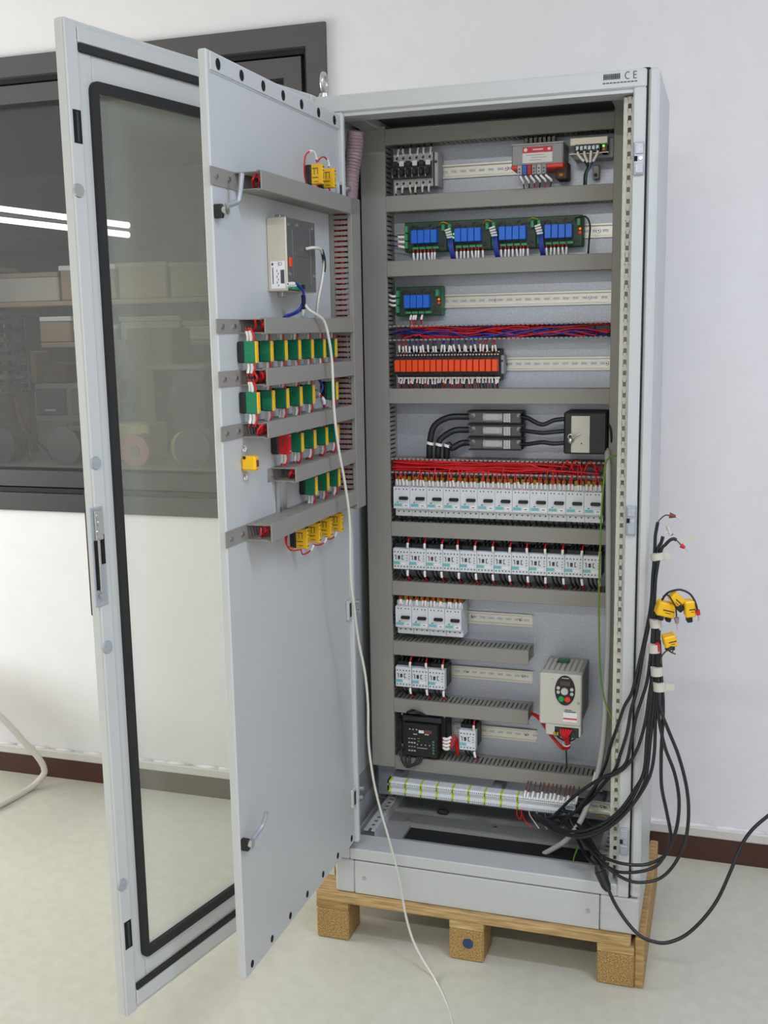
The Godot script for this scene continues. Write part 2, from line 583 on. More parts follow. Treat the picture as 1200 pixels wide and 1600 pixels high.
# ---------------------------------------------------------------- beyond the window
func next_room() -> void:
	var L := -7.6
	var R := 1.6
	var B := -7.2
	var F := -0.895
	slab("floor_next", Vector3(L, -0.1, B), Vector3(R, 0, F), M.far_floor)
	slab("ceiling_next", Vector3(L, 2.95, B), Vector3(R, 3.05, F), M.far_ceiling)
	slab("wall_far", Vector3(L, 0, B - 0.15), Vector3(R, 2.95, B), M.far_wall)
	slab("wall_far_left", Vector3(L - 0.15, 0, B), Vector3(L, 2.95, F), M.far_wall)
	slab("wall_far_right", Vector3(R, 0, B), Vector3(R + 0.15, 2.95, F), M.far_wall)
	slab("beam_next", Vector3(L, 2.38, -5.4), Vector3(R, 2.95, -5.1), M.far_ceiling)
	# the suspended lamp seen through the glass
	var o := thing("tube_lamp", "long twin fluorescent tube lamp hanging in the dark room behind the window", "lamp")
	var ends: Array = [Vector3(-3.4492, 2.4741, -3.0000), Vector3(-2.0217, 2.2393, -2.5000), Vector3(-3.4559, 2.4071, -3.0000), Vector3(-2.0249, 2.1907, -2.5000)]
	for k in 2:
		var t := Mesher.new()
		t.cyl(ends[k * 2], ends[k * 2 + 1], 0.017, -1, 10)
		obj("fluorescent_tube", t, M.tube_glow_dim, o)
	var hs := Mesher.new()
	hs.t = Transform3D(Basis(), Vector3(0, 0.0, -0.05))
	hs.cyl((ends[0] + ends[2]) * 0.5, (ends[1] + ends[3]) * 0.5, 0.014, -1, 8)
	obj("housing", hs, M.charcoal, o)
	hs = Mesher.new()
	for q in [0.1, 0.9]:
		var p: Vector3 = ends[2].lerp(ends[3], q)
		hs.cyl(p + Vector3(0, 0, -0.05), Vector3(p.x, 2.95, p.z - 0.05), 0.004, -1, 6)
	obj("hanger", hs, M.charcoal, o)
	var mid: Vector3 = (ends[0] + ends[1]) * 0.5
	lamp_area("hanging_lamp_area", mid + Vector3(0, -0.12, 0.02), Vector2(1.2, 0.1), 0.62, Color(1.0, 0.97, 0.92))
	bench_and_stock()

func plain_thing(called: String, label: String, cat: String, a: Vector3, b: Vector3, m: Material, group := "") -> Node3D:
	var o := thing(called, label, cat, Vector3((a.x + b.x) / 2, min(a.y, b.y), (a.z + b.z) / 2), group)
	var k := Mesher.new()
	var s := (b - a).abs()
	k.box(Vector3(0, s.y / 2, 0), s, 0.008)
	obj("body", k, m, o)
	return o

func bench_and_stock() -> void:
	# workbench just behind the window
	var o := thing("workbench", "long pale workbench standing in the room behind the window", "workbench", Vector3(-2.4, 0, -1.75))
	var k := Mesher.new()
	k.box(Vector3(0, 1.085, 0), Vector3(3.8, 0.04, 0.75), 0.004)
	obj("worktop", k, M.paper, o)
	for sx in [-1.8, 0.0, 1.8]:
		for sz in [-0.33, 0.33]:
			k = Mesher.new()
			k.box(Vector3(sx, 0.53, sz), Vector3(0.05, 1.06, 0.05), 0.004)
			obj("leg", k, M.slate, o)
	var y := 1.105
	# rack of small parts bins at the far left
	for col in 2:
		var x0: float = [-2.421, -2.335][col]
		o = thing("parts_rack", ["wide slatted parts rack at the edge of the window", "narrow slatted parts rack next to the wide one"][col], "parts rack", Vector3(x0, 1.405, -1.98))
		k = Mesher.new()
		var w: float = [0.15, 0.11][col]
		for sx in [-1, 1]:
			k.box(Vector3(sx * w / 2, 0.19, 0), Vector3(0.012, 0.38, 0.12), 0.003)
		obj("upright", k, M.slate, o)
		for r in 8:
			var bk := Mesher.new()
			bk.box(Vector3(0, 0.03 + r * 0.045, 0.02), Vector3(w, 0.026, 0.14), 0.005)
			obj("bin", bk, [M.slate, M.card, M.charcoal, M.slate][(r + col) % 4] if col == 0 else [M.charcoal, M.slate][r % 2], o)
		k = Mesher.new()
		k.box(Vector3(0, -0.15, 0), Vector3(w, 0.30, 0.14), 0.004)
		obj("foot", k, M.box_brown, o)
	# drawer cabinet with coloured labels
	o = thing("drawer_unit", "grey drawer unit with reddish label cards on the bench", "drawer unit", Vector3(-2.18, y, -2.02))
	k = Mesher.new()
	k.box(Vector3(0, 0.17, 0), Vector3(0.62, 0.34, 0.12), 0.004)
	obj("body", k, M.paper, o)
	for c in 3:
		for r in 2:
			k = Mesher.new()
			k.box(Vector3(-0.2 + c * 0.2, 0.09 + r * 0.16, 0.066), Vector3(0.17, 0.13, 0.014), 0.004)
			var d := obj("drawer", k, [M.brick_red, M.slate, M.card, M.paper, M.card, M.slate][c + 3 * (1 - r)], o)
			k = Mesher.new()
			k.box(Vector3(-0.2 + c * 0.2, 0.05 + r * 0.16, 0.078), Vector3(0.06, 0.012, 0.014), 0.003)
			obj("handle", k, M.pale_grey, d)
	for q in [[-2.45, 0.20, 0.16, 0.14, "card", "tan cardboard box on top of the drawer unit"], [-2.22, 0.14, 0.10, 0.12, "box_brown", "small dark brown box on top of the drawer unit"], [-2.03, 0.18, 0.08, 0.12, "paper", "flat white carton on top of the drawer unit"]]:
		plain_thing("carton", q[5], "box", Vector3(q[0], y + 0.34, -2.08), Vector3(q[0] + q[1], y + 0.34 + q[2], -2.08 + q[3]), M[q[4]])
	# items in front of the glass
	for q in [[-1.180, "charcoal", "black cable reel on the bench beside the outer door frame"], [-2.158, "black", "black cable reel on the bench at the edge of the window"], [-1.815, "charcoal", "dark cable reel on the bench under the drawer unit"]]:
		var p := Vector3(q[0], y + 0.085, -1.55)
		o = thing("cable_reel", q[2], "cable reel", Vector3(p.x, y, p.z))
		k = Mesher.new()
		k.cyl(Vector3(0, 0.085, -0.04), Vector3(0, 0.085, 0.04), 0.06, -1, 20)
		obj("winding", k, M[q[1]], o)
		for s in [-1, 1]:
			k = Mesher.new()
			k.cyl(Vector3(0, 0.085, s * 0.04), Vector3(0, 0.085, s * 0.048), 0.085, -1, 24)
			obj("flange", k, M.charcoal, o)
	var yr := thing("adhesive_roll", "yellow and dark red tape roll standing on the bench", "tape roll", Vector3(-1.260, y, -1.6))
	k = Mesher.new()
	k.torus(Vector3(0, 0.075, 0), Vector3(0, 0, 1), 0.055, 0.02, 24, 8)
	obj("outer_roll", k, M.dull_yellow, yr)
	k = Mesher.new()
	k.cyl(Vector3(0, 0.075, -0.015), Vector3(0, 0.075, 0.018), 0.045, -1, 20)
	obj("core", k, M.brick_red, yr)
	var pr := thing("foam_roll", "pale pink foam roll lying in front of a yellow box", "foam roll", Vector3(-1.456, y, -1.55))
	k = Mesher.new()
	k.cyl(Vector3(0, 0.07, -0.05), Vector3(0, 0.07, 0.05), 0.07, -1, 24)
	obj("roll", k, M.pink, pr)
	k = Mesher.new()
	k.cyl(Vector3(0, 0.07, 0.05), Vector3(0, 0.07, 0.053), 0.025, -1, 16)
	obj("core", k, M.card, pr)
	var X1: float = -1.704
	plain_thing("carton", "dull yellow box behind the pink roll", "box", Vector3(X1, y, -1.85), Vector3(X1 + 0.22, y + 0.17, -1.68), M.dull_yellow)
	var list := [
		[-1.975, 0.20, 0.35, "steel_blue", "blue grey machine housing on the bench behind the outer door glass", "machine housing"],
		[-1.727, 0.30, 0.40, "slate", "dark grey sloping machine housing beside the blue grey one", "machine housing"],
		[-2.056, 0.22, 0.55, "paper", "tall pale carton behind the machine housings", "box"],
		[-1.842, 0.25, 0.60, "card", "tall tan carton behind the dark grey housing", "box"],
	]
	for q in list:
		o = plain_thing(String(q[5]).replace(" ", "_"), q[4], q[5], Vector3(q[0], y, -2.32), Vector3(q[0] + q[1], y + q[2], -2.12), M[q[3]])
		if q[5] == "machine housing":
			k = Mesher.new()
			k.cyl(Vector3(0, q[2] * 0.62, 0.10), Vector3(0, q[2] * 0.62, 0.112), 0.045, -1, 20)
			obj("dial", k, M.charcoal, o)
			k = Mesher.new()
			k.box(Vector3(0, q[2] + 0.012, 0), Vector3(q[1] + 0.02, 0.024, 0.22), 0.005)
			obj("lid", k, M.paper, o)
		else:
			k = Mesher.new()
			k.box(Vector3(0, q[2] * 0.5, 0.1), Vector3(0.03, q[2], 0.004), 0.001)
			obj("tape_strip", k, M.card, o)
	# wall shelves further back
	for q in [[1.87, "upper"], [1.62, "lower"]]:
		o = thing("stock_shelf", "%s beige wall shelf running behind the stock in the far room" % q[0 + 1], "shelf", Vector3(-2.9, q[0], -3.3))
		k = Mesher.new()
		k.box(Vector3(0, 0, 0), Vector3(5.2, 0.03, 0.33), 0.004)
		obj("board", k, M.card, o)
		for x in [-2.4, -0.8, 0.8, 2.4]:
			k = Mesher.new()
			if q[0] < 1.8:
				continue
			k.box(Vector3(x, -0.6, -0.20), Vector3(0.04, 2.4, 0.04), 0.004)
			obj("post", k, M.slate, o)
	rng.seed = 77
	var x: float = -4.6
	var names := ["paper", "card", "paper", "pale_grey", "card", "steel_blue", "far_wall"]
	var looks := ["white", "tan", "off-white", "pale grey", "light brown", "blue grey", "khaki"]
	for r in 2:
		x = -4.4
		var n := 0
		while x < -0.9:
			var w := 0.22 + rng.randf() * 0.22
			var h := (0.10 + rng.randf() * 0.08) if r == 1 else (0.16 + rng.randf() * 0.10)
			var c := rng.randi() % names.size()
			o = plain_thing("storage_box", "%s storage box, %s along the %s wall shelf of the far room" % [looks[c], NTH[n], ["upper", "lower"][r]], "storage box", Vector3(x, [1.885, 1.635][r], -3.42), Vector3(x + w, [1.885, 1.635][r] + h, -3.18), M[names[c]])
			k = Mesher.new()
			k.box(Vector3(0, h - 0.015, 0), Vector3(w + 0.012, 0.03, 0.252), 0.004)
			obj("lid", k, M[names[(c + 2) % names.size()]], o)
			x += w + 0.02
			n += 1
	# hanging red and blue leads
	for q in [["brick_red", "dark red test lead hanging in front of the drawer unit", [Vector3(-2.2048, 1.3963, -1.7000), Vector3(-2.1843, 1.3062, -1.7000), Vector3(-2.1153, 1.1913, -1.6500), Vector3(-2.0680, 1.0817, -1.6200)]], ["navy", "dark blue test lead hanging beside the red one", [Vector3(-2.2189, 1.3324, -1.7500), Vector3(-2.1429, 1.2140, -1.7200), Vector3(-2.0393, 1.1420, -1.7000), Vector3(-1.9643, 1.0789, -1.6600)]]]:
		k = Mesher.new()
		k.tube(q[2], 0.007, 6, 5)
		tag(obj("test_lead", k, M[q[0]]), q[1], "test lead")

# ---------------------------------------------------------------- the cabinet
const CW := 0.825
const YB := 0.24
const YT := 2.24

func cabinet() -> void:
	var c := thing("electrical_cabinet", "tall light grey electrical control cabinet with both doors swung open", "cabinet", Vector3(0, 0.14, 0))
	var off := Transform3D(Basis(), Vector3(0, -0.14, 0))   # parts below are drawn in room coordinates
	var k := Mesher.new()
	k.t = off
	k.span(Vector3(0.0, 2.198, -0.028), Vector3(0.797, YT, 0.0), 0.004)
	k.span(Vector3(0.02, 2.19, -0.075), Vector3(0.79, 2.2, -0.006))
	var top := obj("top_bar", k, M.cabinet, c)
	# maker's print and the CE mark at the right end of the bar
	k = Mesher.new()
	k.t = off
	rng.seed = 3
	for i in 9:
		k.box(Vector3(0.703 + i * 0.0042, 2.2262, 0.0004), Vector3(0.0028 + 0.001 * rng.randf(), 0.012, 0.0008))
	k.box(Vector3(0.720, 2.2262, 0.0008), Vector3(0.038, 0.0016, 0.0006))
	for i in 10:
		k.box(Vector3(0.703 + i * 0.0078, 2.2128, 0.0004), Vector3(0.006, 0.0022, 0.0008))
	obj("maker_print", k, M.ink, top)
	words("C E", 0.021, M.ink, top, Vector3(0.762, 2.2258 - 0.14, 0.0005))
	k = Mesher.new()
	k.t = off
	k.span(Vector3(0.768, YB, -0.028), Vector3(0.7965, 2.2, 0.0), 0.003)
	var post := obj("corner_post", k, M.cabinet, c)
	# punched flange behind the post: rungs between square holes
	k = Mesher.new()
	k.t = off
	k.span(Vector3(0.7465, 0.27, -0.031), Vector3(0.7545, 2.185, -0.029))
	k.span(Vector3(0.7625, 0.27, -0.031), Vector3(0.7700, 2.185, -0.029))
	var yy := 0.285
	while yy < 2.18:
		k.span(Vector3(0.7535, yy, -0.031), Vector3(0.7635, yy + 0.0155, -0.029))
		yy += 0.0262
	k.span(Vector3(0.7450, 0.27, -0.055), Vector3(0.7470, 2.185, -0.029))
	obj("punched_flange", k, M.punched, post)
	k = Mesher.new()
	k.t = off
	k.span(Vector3(0.774, 0.27, -0.10), Vector3(0.776, 2.185, -0.029))
	obj("flange_back", k, M.charcoal, post)
	for y in [2.045, 1.215, 0.395]:
		k = Mesher.new()
		k.t = off
		k.box(Vector3(0.7835, y, 0.003), Vector3(0.024, 0.072, 0.006), 0.002)
		k.box(Vector3(0.7845, y + 0.021, 0.007), Vector3(0.018, 0.022, 0.004), 0.001)
		k.box(Vector3(0.7845, y - 0.021, 0.007), Vector3(0.018, 0.022, 0.004), 0.001)
		var cat := obj("lock_keeper", k, M.galvanised, post)
		k = Mesher.new()
		k.t = off
		k.box(Vector3(0.777, y, 0.0068), Vector3(0.007, 0.011, 0.002))
		obj("slot", k, M.hole, cat)
		k = Mesher.new()
		k.t = off
		k.cyl(Vector3(0.788, y, 0.006), Vector3(0.788, y, 0.009), 0.004, -1, 10)
		obj("screw", k, M.steel, cat)
	k = Mesher.new()
	k.t = off
	k.span(Vector3(0.0, YB, -0.028), Vector3(0.046, 2.2, 0.0), 0.003)
	obj("corner_post", k, M.cabinet, c)
	# side skin with a folded front edge
	k = Mesher.new()
	k.t = off
	k.span(Vector3(0.8005, YB + 0.002, -0.4017), Vector3(CW, YT, -0.001), 0.006)
	obj("side_panel", k, M.cabinet, c)
	k = Mesher.new()
	k.t = off
	k.span(Vector3(0.796, YB, -0.03), Vector3(0.801, YT, -0.004))
	obj("edge_groove", k, M.seal, c)
	k = Mesher.new()
	k.t = off
	k.span(Vector3(0.0, YB, -0.4017), Vector3(0.012, YT, -0.028), 0.003)
	obj("side_panel", k, M.cabinet, c)
	k = Mesher.new()
	k.t = off
	k.span(Vector3(0.010, YB, -0.4017), Vector3(0.801, YT - 0.003, -0.392))
	obj("back_panel", k, M.cabinet, c)
	k = Mesher.new()
	k.t = off
	k.span(Vector3(0.010, 2.228, -0.395), Vector3(0.801, YT - 0.001, -0.026), 0.003)
	obj("roof_panel", k, M.cabinet, c)
	# roof side rails seen from below
	for x in [0.075, 0.735]:
		k = Mesher.new()
		k.t = off
		k.span(Vector3(x - 0.026, 2.192, -0.39), Vector3(x + 0.026, 2.215, -0.03), 0.004)
		obj("roof_rail", k, M.cabinet_dark, c)
	# rear uprights
	for x in [0.028, 0.775]:
		k = Mesher.new()
		k.t = off
		k.span(Vector3(x - 0.02, 0.26, -0.385), Vector3(x + 0.02, 2.2, -0.345), 0.004)
		obj("rear_post", k, M.cabinet_dark, c)
	# mounting plate
	k = Mesher.new()
	k.t = off
	k.span(Vector3(0.035, 0.300, -0.305), Vector3(0.782, 2.205, -0.300))
	obj("mounting_plate", k, M.galvanised, c)
	# base frame: front lip and floor plate with a long cable opening
	k = Mesher.new()
	k.t = off
	k.span(Vector3(0.046, YB, -0.088), Vector3(0.768, 0.273, 0.0), 0.003)
	obj("base_bar", k, M.cabinet, c)
	k = Mesher.new()
	k.t = off
	k.span(Vector3(0.03, 0.252, -0.385), Vector3(0.162, 0.261, -0.086))
	k.span(Vector3(0.684, 0.252, -0.385), Vector3(0.79, 0.261, -0.086))
	k.span(Vector3(0.162, 0.252, -0.385), Vector3(0.684, 0.261, -0.205))
	k.span(Vector3(0.162, 0.252, -0.117), Vector3(0.684, 0.261, -0.086))
	var fl := obj("floor_plate", k, M.cabinet_dark, c)
	k = Mesher.new()
	k.t = off
	k.span(Vector3(0.150, 0.240, -0.215), Vector3(0.69, 0.2515, -0.105))
	obj("foam_strip", k, M.rubber, fl)
	for q in [[0.15, -0.225], [0.66, -0.24], [0.40, -0.25]]:
		k = Mesher.new()
		k.t = off
		k.cyl(Vector3(q[0], 0.261, q[1]), Vector3(q[0], 0.264, q[1]), 0.006, -1, 10)
		obj("screw", k, M.steel, fl)
	k = Mesher.new()
	k.t = off
	k.box(Vector3(0.235, 0.268, -0.295), Vector3(0.035, 0.014, 0.02), 0.006)
	obj("grommet", k, M.rubber, fl)
	# punched side rails on the cabinet floor
	for x in [0.078, 0.728]:
		k = Mesher.new()
		k.t = off
		k.span(Vector3(x - 0.020, 0.284, -0.37), Vector3(x - 0.008, 0.287, -0.09))
		k.span(Vector3(x + 0.002, 0.284, -0.37), Vector3(x + 0.014, 0.287, -0.09))
		k.span(Vector3(x + 0.012, 0.261, -0.37), Vector3(x + 0.014, 0.287, -0.09))
		var z := -0.37
		while z < -0.095:
			k.span(Vector3(x - 0.009, 0.284, z), Vector3(x + 0.003, 0.287, z + 0.012))
			z += 0.025
		obj("punched_rail", k, M.cabinet, c)
	k = Mesher.new()
	k.t = off
	k.span(Vector3(0.012, 0.32, -0.36), Vector3(0.014, 0.40, -0.05))
	for i in 6:
		k.box(Vector3(0.0145, 0.335 + (i % 2) * 0.03, -0.08 - i * 0.045), Vector3(0.002, 0.008, 0.012))
	obj("side_rail", k, M.cabinet_dark, c)
	# plinth
	k = Mesher.new()
	k.t = off
	k.span(Vector3(0.004, 0.14, -0.395), Vector3(0.058, YB - 0.002, -0.001), 0.004)
	k.span(Vector3(0.726, 0.14, -0.395), Vector3(CW - 0.002, YB - 0.002, -0.001), 0.004)
	k.span(Vector3(0.03, 0.14, -0.395), Vector3(0.79, YB - 0.002, -0.36), 0.004)
	var pl := obj("plinth", k, M.cabinet, c)
	k = Mesher.new()
	k.t = off
	k.span(Vector3(0.0595, 0.141, -0.02), Vector3(0.7245, YB - 0.003, -0.0005), 0.002)
	obj("plinth_cover", k, M.cabinet, pl)
	for x in [0.088, 0.696]:
		k = Mesher.new()
		k.t = off
		k.cyl(Vector3(x, 0.19, -0.001), Vector3(x, 0.19, 0.0015), 0.0055, -1, 12)
		obj("screw", k, M.galvanised, pl)
	# lifting eye
	var le := Mesher.new()
	le.t = off
	le.torus(Vector3(0.018, 2.277, -0.03), Vector3(1, 0.0, -0.12), 0.021, 0.0060, 24, 8)
	le.cyl(Vector3(0.018, 2.240, -0.03), Vector3(0.018, 2.252, -0.03), 0.017, 0.012, 16)
	obj("lifting_eye", le, M.steel, c)
	for x in [0.80]:
		le = Mesher.new()
		le.t = off
		le.cyl(Vector3(x - 0.006, YT, -0.02), Vector3(x - 0.006, YT + 0.0025, -0.02), 0.010, -1, 12)
		obj("roof_cap", le, M.charcoal, c)
	outer_door(c, off)
	inner_door(c, off)

func outer_door(c: Node3D, off: Transform3D) -> void:
	# local frame: u from -0.816 (free edge) to 0 (hinge), w = 0 on the inner face
	var k := Mesher.new()
	var u0 := -0.8163
	var y0 := 0.2345
	var y1 := 2.2475
	k.span(Vector3(u0, y0, -0.0254), Vector3(-0.748, y1, 0.0), 0.004)
	k.span(Vector3(-0.068, y0, -0.0254), Vector3(-0.002, y1, 0.0), 0.004)
	k.span(Vector3(-0.749, 2.132, -0.0254), Vector3(-0.067, y1, -0.001), 0.003)
	k.span(Vector3(-0.749, y0, -0.0254), Vector3(-0.067, 0.356, -0.001), 0.003)
	# folded rims
	k.span(Vector3(-0.784, 2.208, -0.002), Vector3(-0.02, 2.236, 0.004), 0.002)
	k.span(Vector3(-0.784, 0.246, -0.002), Vector3(-0.02, 0.281, 0.004), 0.002)
	k.span(Vector3(-0.8155, y0 + 0.001, -0.002), Vector3(-0.785, y1 - 0.001, 0.003), 0.002)
	k.span(Vector3(-0.030, y0 + 0.004, -0.002), Vector3(-0.006, y1 - 0.004, 0.006), 0.002)
	var d := obj("outer_door", k, M.cabinet, c)
	d.transform = off * outer_at
	tag(d, "outer cabinet door with a large glass pane")
	# seal round the glass with rounded corners
	k = Mesher.new()
	var ring := PackedVector2Array()
	var a := Vector2(-0.762, 0.342)
	var b := Vector2(-0.055, 2.146)
	var r := 0.02
	for q in [[b.x - r, b.y - r, 0], [a.x + r, b.y - r, 1], [a.x + r, a.y + r, 2], [b.x - r, a.y + r, 3]]:
		for i in 6:
			var w: float = (q[2] + i / 5.0) * PI / 2
			ring.append(Vector2(q[0] + cos(w) * r, q[1] + sin(w) * r))
	var inn := [Vector2(-0.076, 2.126), Vector2(-0.742, 2.126), Vector2(-0.742, 0.362), Vector2(-0.076, 0.362)]
	for s in 4:
		var o := PackedVector2Array()
		o.append(inn[s])
		for i in 6:
			o.append(ring[s * 6 + i])
		o.append(ring[(s * 6 + 6) % 24])
		o.append(inn[(s + 1) % 4])
		k.prism(o, Vector3(0, 0, -0.004), Vector3.RIGHT, Vector3.UP, Vector3(0, 0, 0.012))
	obj("glazing_seal", k, M.rubber, d)
	k = Mesher.new()
	k.span(Vector3(-0.752, 0.352, -0.014), Vector3(-0.064, 2.136, -0.010))
	obj("glass_pane", k, M.door_pane, d)
	for y in [2.200, 0.2895]:
		k = Mesher.new()
		k.span(Vector3(-0.783, y - 0.0085, -0.001), Vector3(-0.03, y + 0.0085, 0.006), 0.002)
		obj("foam_strip", k, M.rubber, d)
	for q in [[2.0568, 0.060], [0.420, 0.062]]:
		k = Mesher.new()
		k.box(Vector3(-0.798, q[0], 0.0032), Vector3(0.020, q[1], 0.001))
		var sl := obj("rod_slot", k, M.hole, d)
		k = Mesher.new()
		k.box(Vector3(-0.797, q[0], 0.0036), Vector3(0.006, q[1] - 0.006, 0.003), 0.001)
		obj("rod_end", k, M.charcoal, sl)
	for y in [1.941, 1.427, 1.054, 0.538]:
		k = Mesher.new()
		k.cyl(Vector3(-0.806, y, 0.002), Vector3(-0.806, y, 0.006), 0.0135, 0.012, 20)
		obj("bung", k, M.steel if y > 1.9 else M.galvanised, d)
	k = Mesher.new()
	k.box(Vector3(-0.8125, 1.2405, 0.003), Vector3(0.034, 0.200, 0.003), 0.001)
	var lk := obj("lock_case", k, M.galvanised, d)
	k = Mesher.new()
	k.box(Vector3(-0.803, 1.255, 0.005), Vector3(0.010, 0.060, 0.002))
	k.box(Vector3(-0.822, 1.225, 0.005), Vector3(0.006, 0.10, 0.002))
	obj("slot", k, M.hole, lk)
	k = Mesher.new()
	k.box(Vector3(-0.815, 1.225, 0.007), Vector3(0.006, 0.11, 0.004), 0.001)
	k.box(Vector3(-0.812, 1.305, 0.007), Vector3(0.020, 0.06, 0.004), 0.001)
	obj("lever_plate", k, M.steel, lk)
	for q in [[1.322, -0.816], [1.308, -0.812], [1.290, -0.816], [1.163, -0.818]]:
		k = Mesher.new()
		k.cyl(Vector3(q[1], q[0], 0.008), Vector3(q[1], q[0], 0.012), 0.005, -1, 12)
		obj("screw", k, M.steel, lk)
	# handle on the outside
	k = Mesher.new()
	k.box(Vector3(-0.790, 1.24, -0.033), Vector3(0.032, 0.26, 0.018), 0.006)
	obj("swing_handle", k, M.black, d)

func inner_door(c: Node3D, off: Transform3D) -> void:
	var k := Mesher.new()
	k.span(Vector3(-0.6856, 0.304, -0.0185), Vector3(-0.012, 2.193, 0.0), 0.003)
	var d := obj("inner_door", k, M.cabinet, c)
	d.transform = off * inner_at
	tag(d, "solid grey swing panel that carries the button contacts")
	k = Mesher.new()
	k.span(Vector3(-0.676, 2.156, -0.001), Vector3(-0.022, 2.189, 0.0035), 0.0015)
	k.span(Vector3(-0.676, 2.1535, -0.001), Vector3(-0.022, 2.156, 0.0012))
	obj("stiffener", k, M.cabinet, d)
	for i in 7:
		for q in [[2.172, -0.646 + i * 0.0985, 0.0035], [0.3245, -0.652 + i * 0.1009, 0.0]]:
			k = Mesher.new()
			k.t = Transform3D(Basis().scaled(Vector3(1, 1.15, 1)), Vector3(q[1], q[0], q[2] - 0.001))
			k.cyl(Vector3.ZERO, Vector3(0, 0, 0.0014), 0.0095 if q[0] > 1 else 0.0075, -1, 14)
			obj("punched_hole", k, M.hole, d)
	# hinge-side channel
	k = Mesher.new()
	k.span(Vector3(-0.020, 0.300, -0.02), Vector3(-0.002, 2.196, 0.010), 0.004)
	obj("hinge_channel", k, M.cabinet, d)
	for y in [2.006, 0.957, 0.437]:
		k = Mesher.new()
		k.box(Vector3(-0.036, y, 0.004), Vector3(0.026, 0.052, 0.008), 0.002)
		var h := obj("hinge", k, M.cabinet, d)
		k = Mesher.new()
		k.box(Vector3(-0.036, y, 0.0085), Vector3(0.010, 0.036, 0.002))
		obj("hinge_slot", k, M.charcoal, h)
		for s in [-1, 1]:
			k = Mesher.new()
			k.cyl(Vector3(0.0, y + s * 0.013, 0.010), Vector3(0.0, y + s * 0.013, 0.020), 0.006, -1, 10)
			obj("hinge_bolt", k, M.steel, h)
	# bent latch tongues
	for q in [1.915, 0.628]:
		k = Mesher.new()
		k.box(Vector3(-0.676, q - 0.014, 0.008), Vector3(0.012, 0.026, 0.018), 0.002)
		var l := obj("latch", k, M.black, d)
		k = Mesher.new()
		k.cyl(Vector3(-0.672, q - 0.012, 0.014), Vector3(-0.672, q - 0.012, 0.024), 0.009, -1, 14)
		obj("latch_nut", k, M.steel, l)
		k = Mesher.new()
		k.tube([Vector3(-0.670, q - 0.004, 0.022), Vector3(-0.640, q + 0.004, 0.024), Vector3(-0.628, q + 0.014, 0.028), Vector3(-0.628, q + 0.04 if q < 1 else q + 0.06, 0.036)], 0.0055, 6, 4)
		obj("latch_tongue", k, M.galvanised, l)

# ---------------------------------------------------------------- pallet
func pallet() -> void:
	var p := thing("wooden_pallet", "worn wooden pallet carrying the control cabinet", "pallet", Vector3(0.385, 0, -0.26))
	var zf := 0.0126
	var k := Mesher.new()
	var X := -0.385
	var Z := 0.26
	# top boards run along x, under the plinth
	var i := 0
	for q in [[0.013, -0.085], [-0.13, -0.225], [-0.27, -0.365], [-0.41, -0.51]]:
		k = Mesher.new()
		k.span(Vector3(-0.052 + X, 0.112, q[1] + Z), Vector3(0.806 + X, 0.1395, q[0] + Z), 0.003)
		obj("deck_board", k, M["wood%d" % (i % 3)], p)
		i += 1
	i = 0
	for x in [-0.052, 0.330, 0.7215]:
		# runner boards under the deck, the right one wider than the deck
		k = Mesher.new()
		k.span(Vector3(x + X, 0.090, -0.545 + Z), Vector3(x + 0.094 + X, 0.1117, zf - 0.001 + Z), 0.002)
		obj("runner_board", k, M["wood%d" % ((i + 1) % 3)], p)
		for z in [zf - 0.10, -0.30, -0.54]:
			k = Mesher.new()
			k.span(Vector3(x + X, 0.0, z + Z), Vector3(x + 0.0945 + X, 0.0898, z + 0.0995 + Z), 0.004)
			var b := obj("block", k, M.chipwood, p)
			if i == 1 and z > -0.2:
				k = Mesher.new()
				k.cyl(Vector3(x + 0.052 + X, 0.052, zf - 0.001 + Z), Vector3(x + 0.052 + X, 0.052, zf + 0.001 + Z), 0.0145, -1, 20)
				obj("paint_mark", k, M.paint_blue, b)
		i += 1
	# upright board on the far right edge
	k = Mesher.new()
	k.span(Vector3(0.8165 + X, 0.0, -0.545 + Z), Vector3(0.840 + X, 0.1385, 0.008 + Z), 0.003)
	obj("side_board", k, M.wood1, p)

# ---------------------------------------------------------------- wiring ducts and rails
func duct_mesh(len: float, h: float, dep: float, from := 0.0, pitch := 0.0125, fin := 0.0082) -> Mesher:
	# along local x from 0 to len, height h about y = 0, depth along z
	var k := Mesher.new()
	k.span(Vector3(0, -h / 2, 0), Vector3(len, h / 2, 0.002))
	for s in [-1, 1]:
		var y: float = s * (h / 2 - 0.0008)
		k.span(Vector3(from, y - 0.0008, 0.001), Vector3(len, y + 0.0008, dep * 0.22))
		var x: float = from + 0.001
		while x < len - fin * 0.6:
			var w: float = min(fin, len - x)
			k.span(Vector3(x, y - 0.0008, dep * 0.2), Vector3(x + w, y + 0.0008, dep - 0.003))
			k.box(Vector3(x + w / 2, y + s * 0.0012, dep - 0.005), Vector3(w, 0.0044, 0.005))
			x += pitch
	return k

func cover_mesh(a: float, b: float, h: float, dep: float) -> Mesher:
	var k := Mesher.new()
	k.span(Vector3(a, -h / 2 - 0.002, dep - 0.0015), Vector3(b, h / 2 + 0.002, dep + 0.0015), 0.001)
	for s in [-1, 1]:
		var y: float = s * (h / 2 + 0.0014)
		k.span(Vector3(a, y - 0.0008, dep - 0.009), Vector3(b, y + 0.0008, dep - 0.0005))
	return k

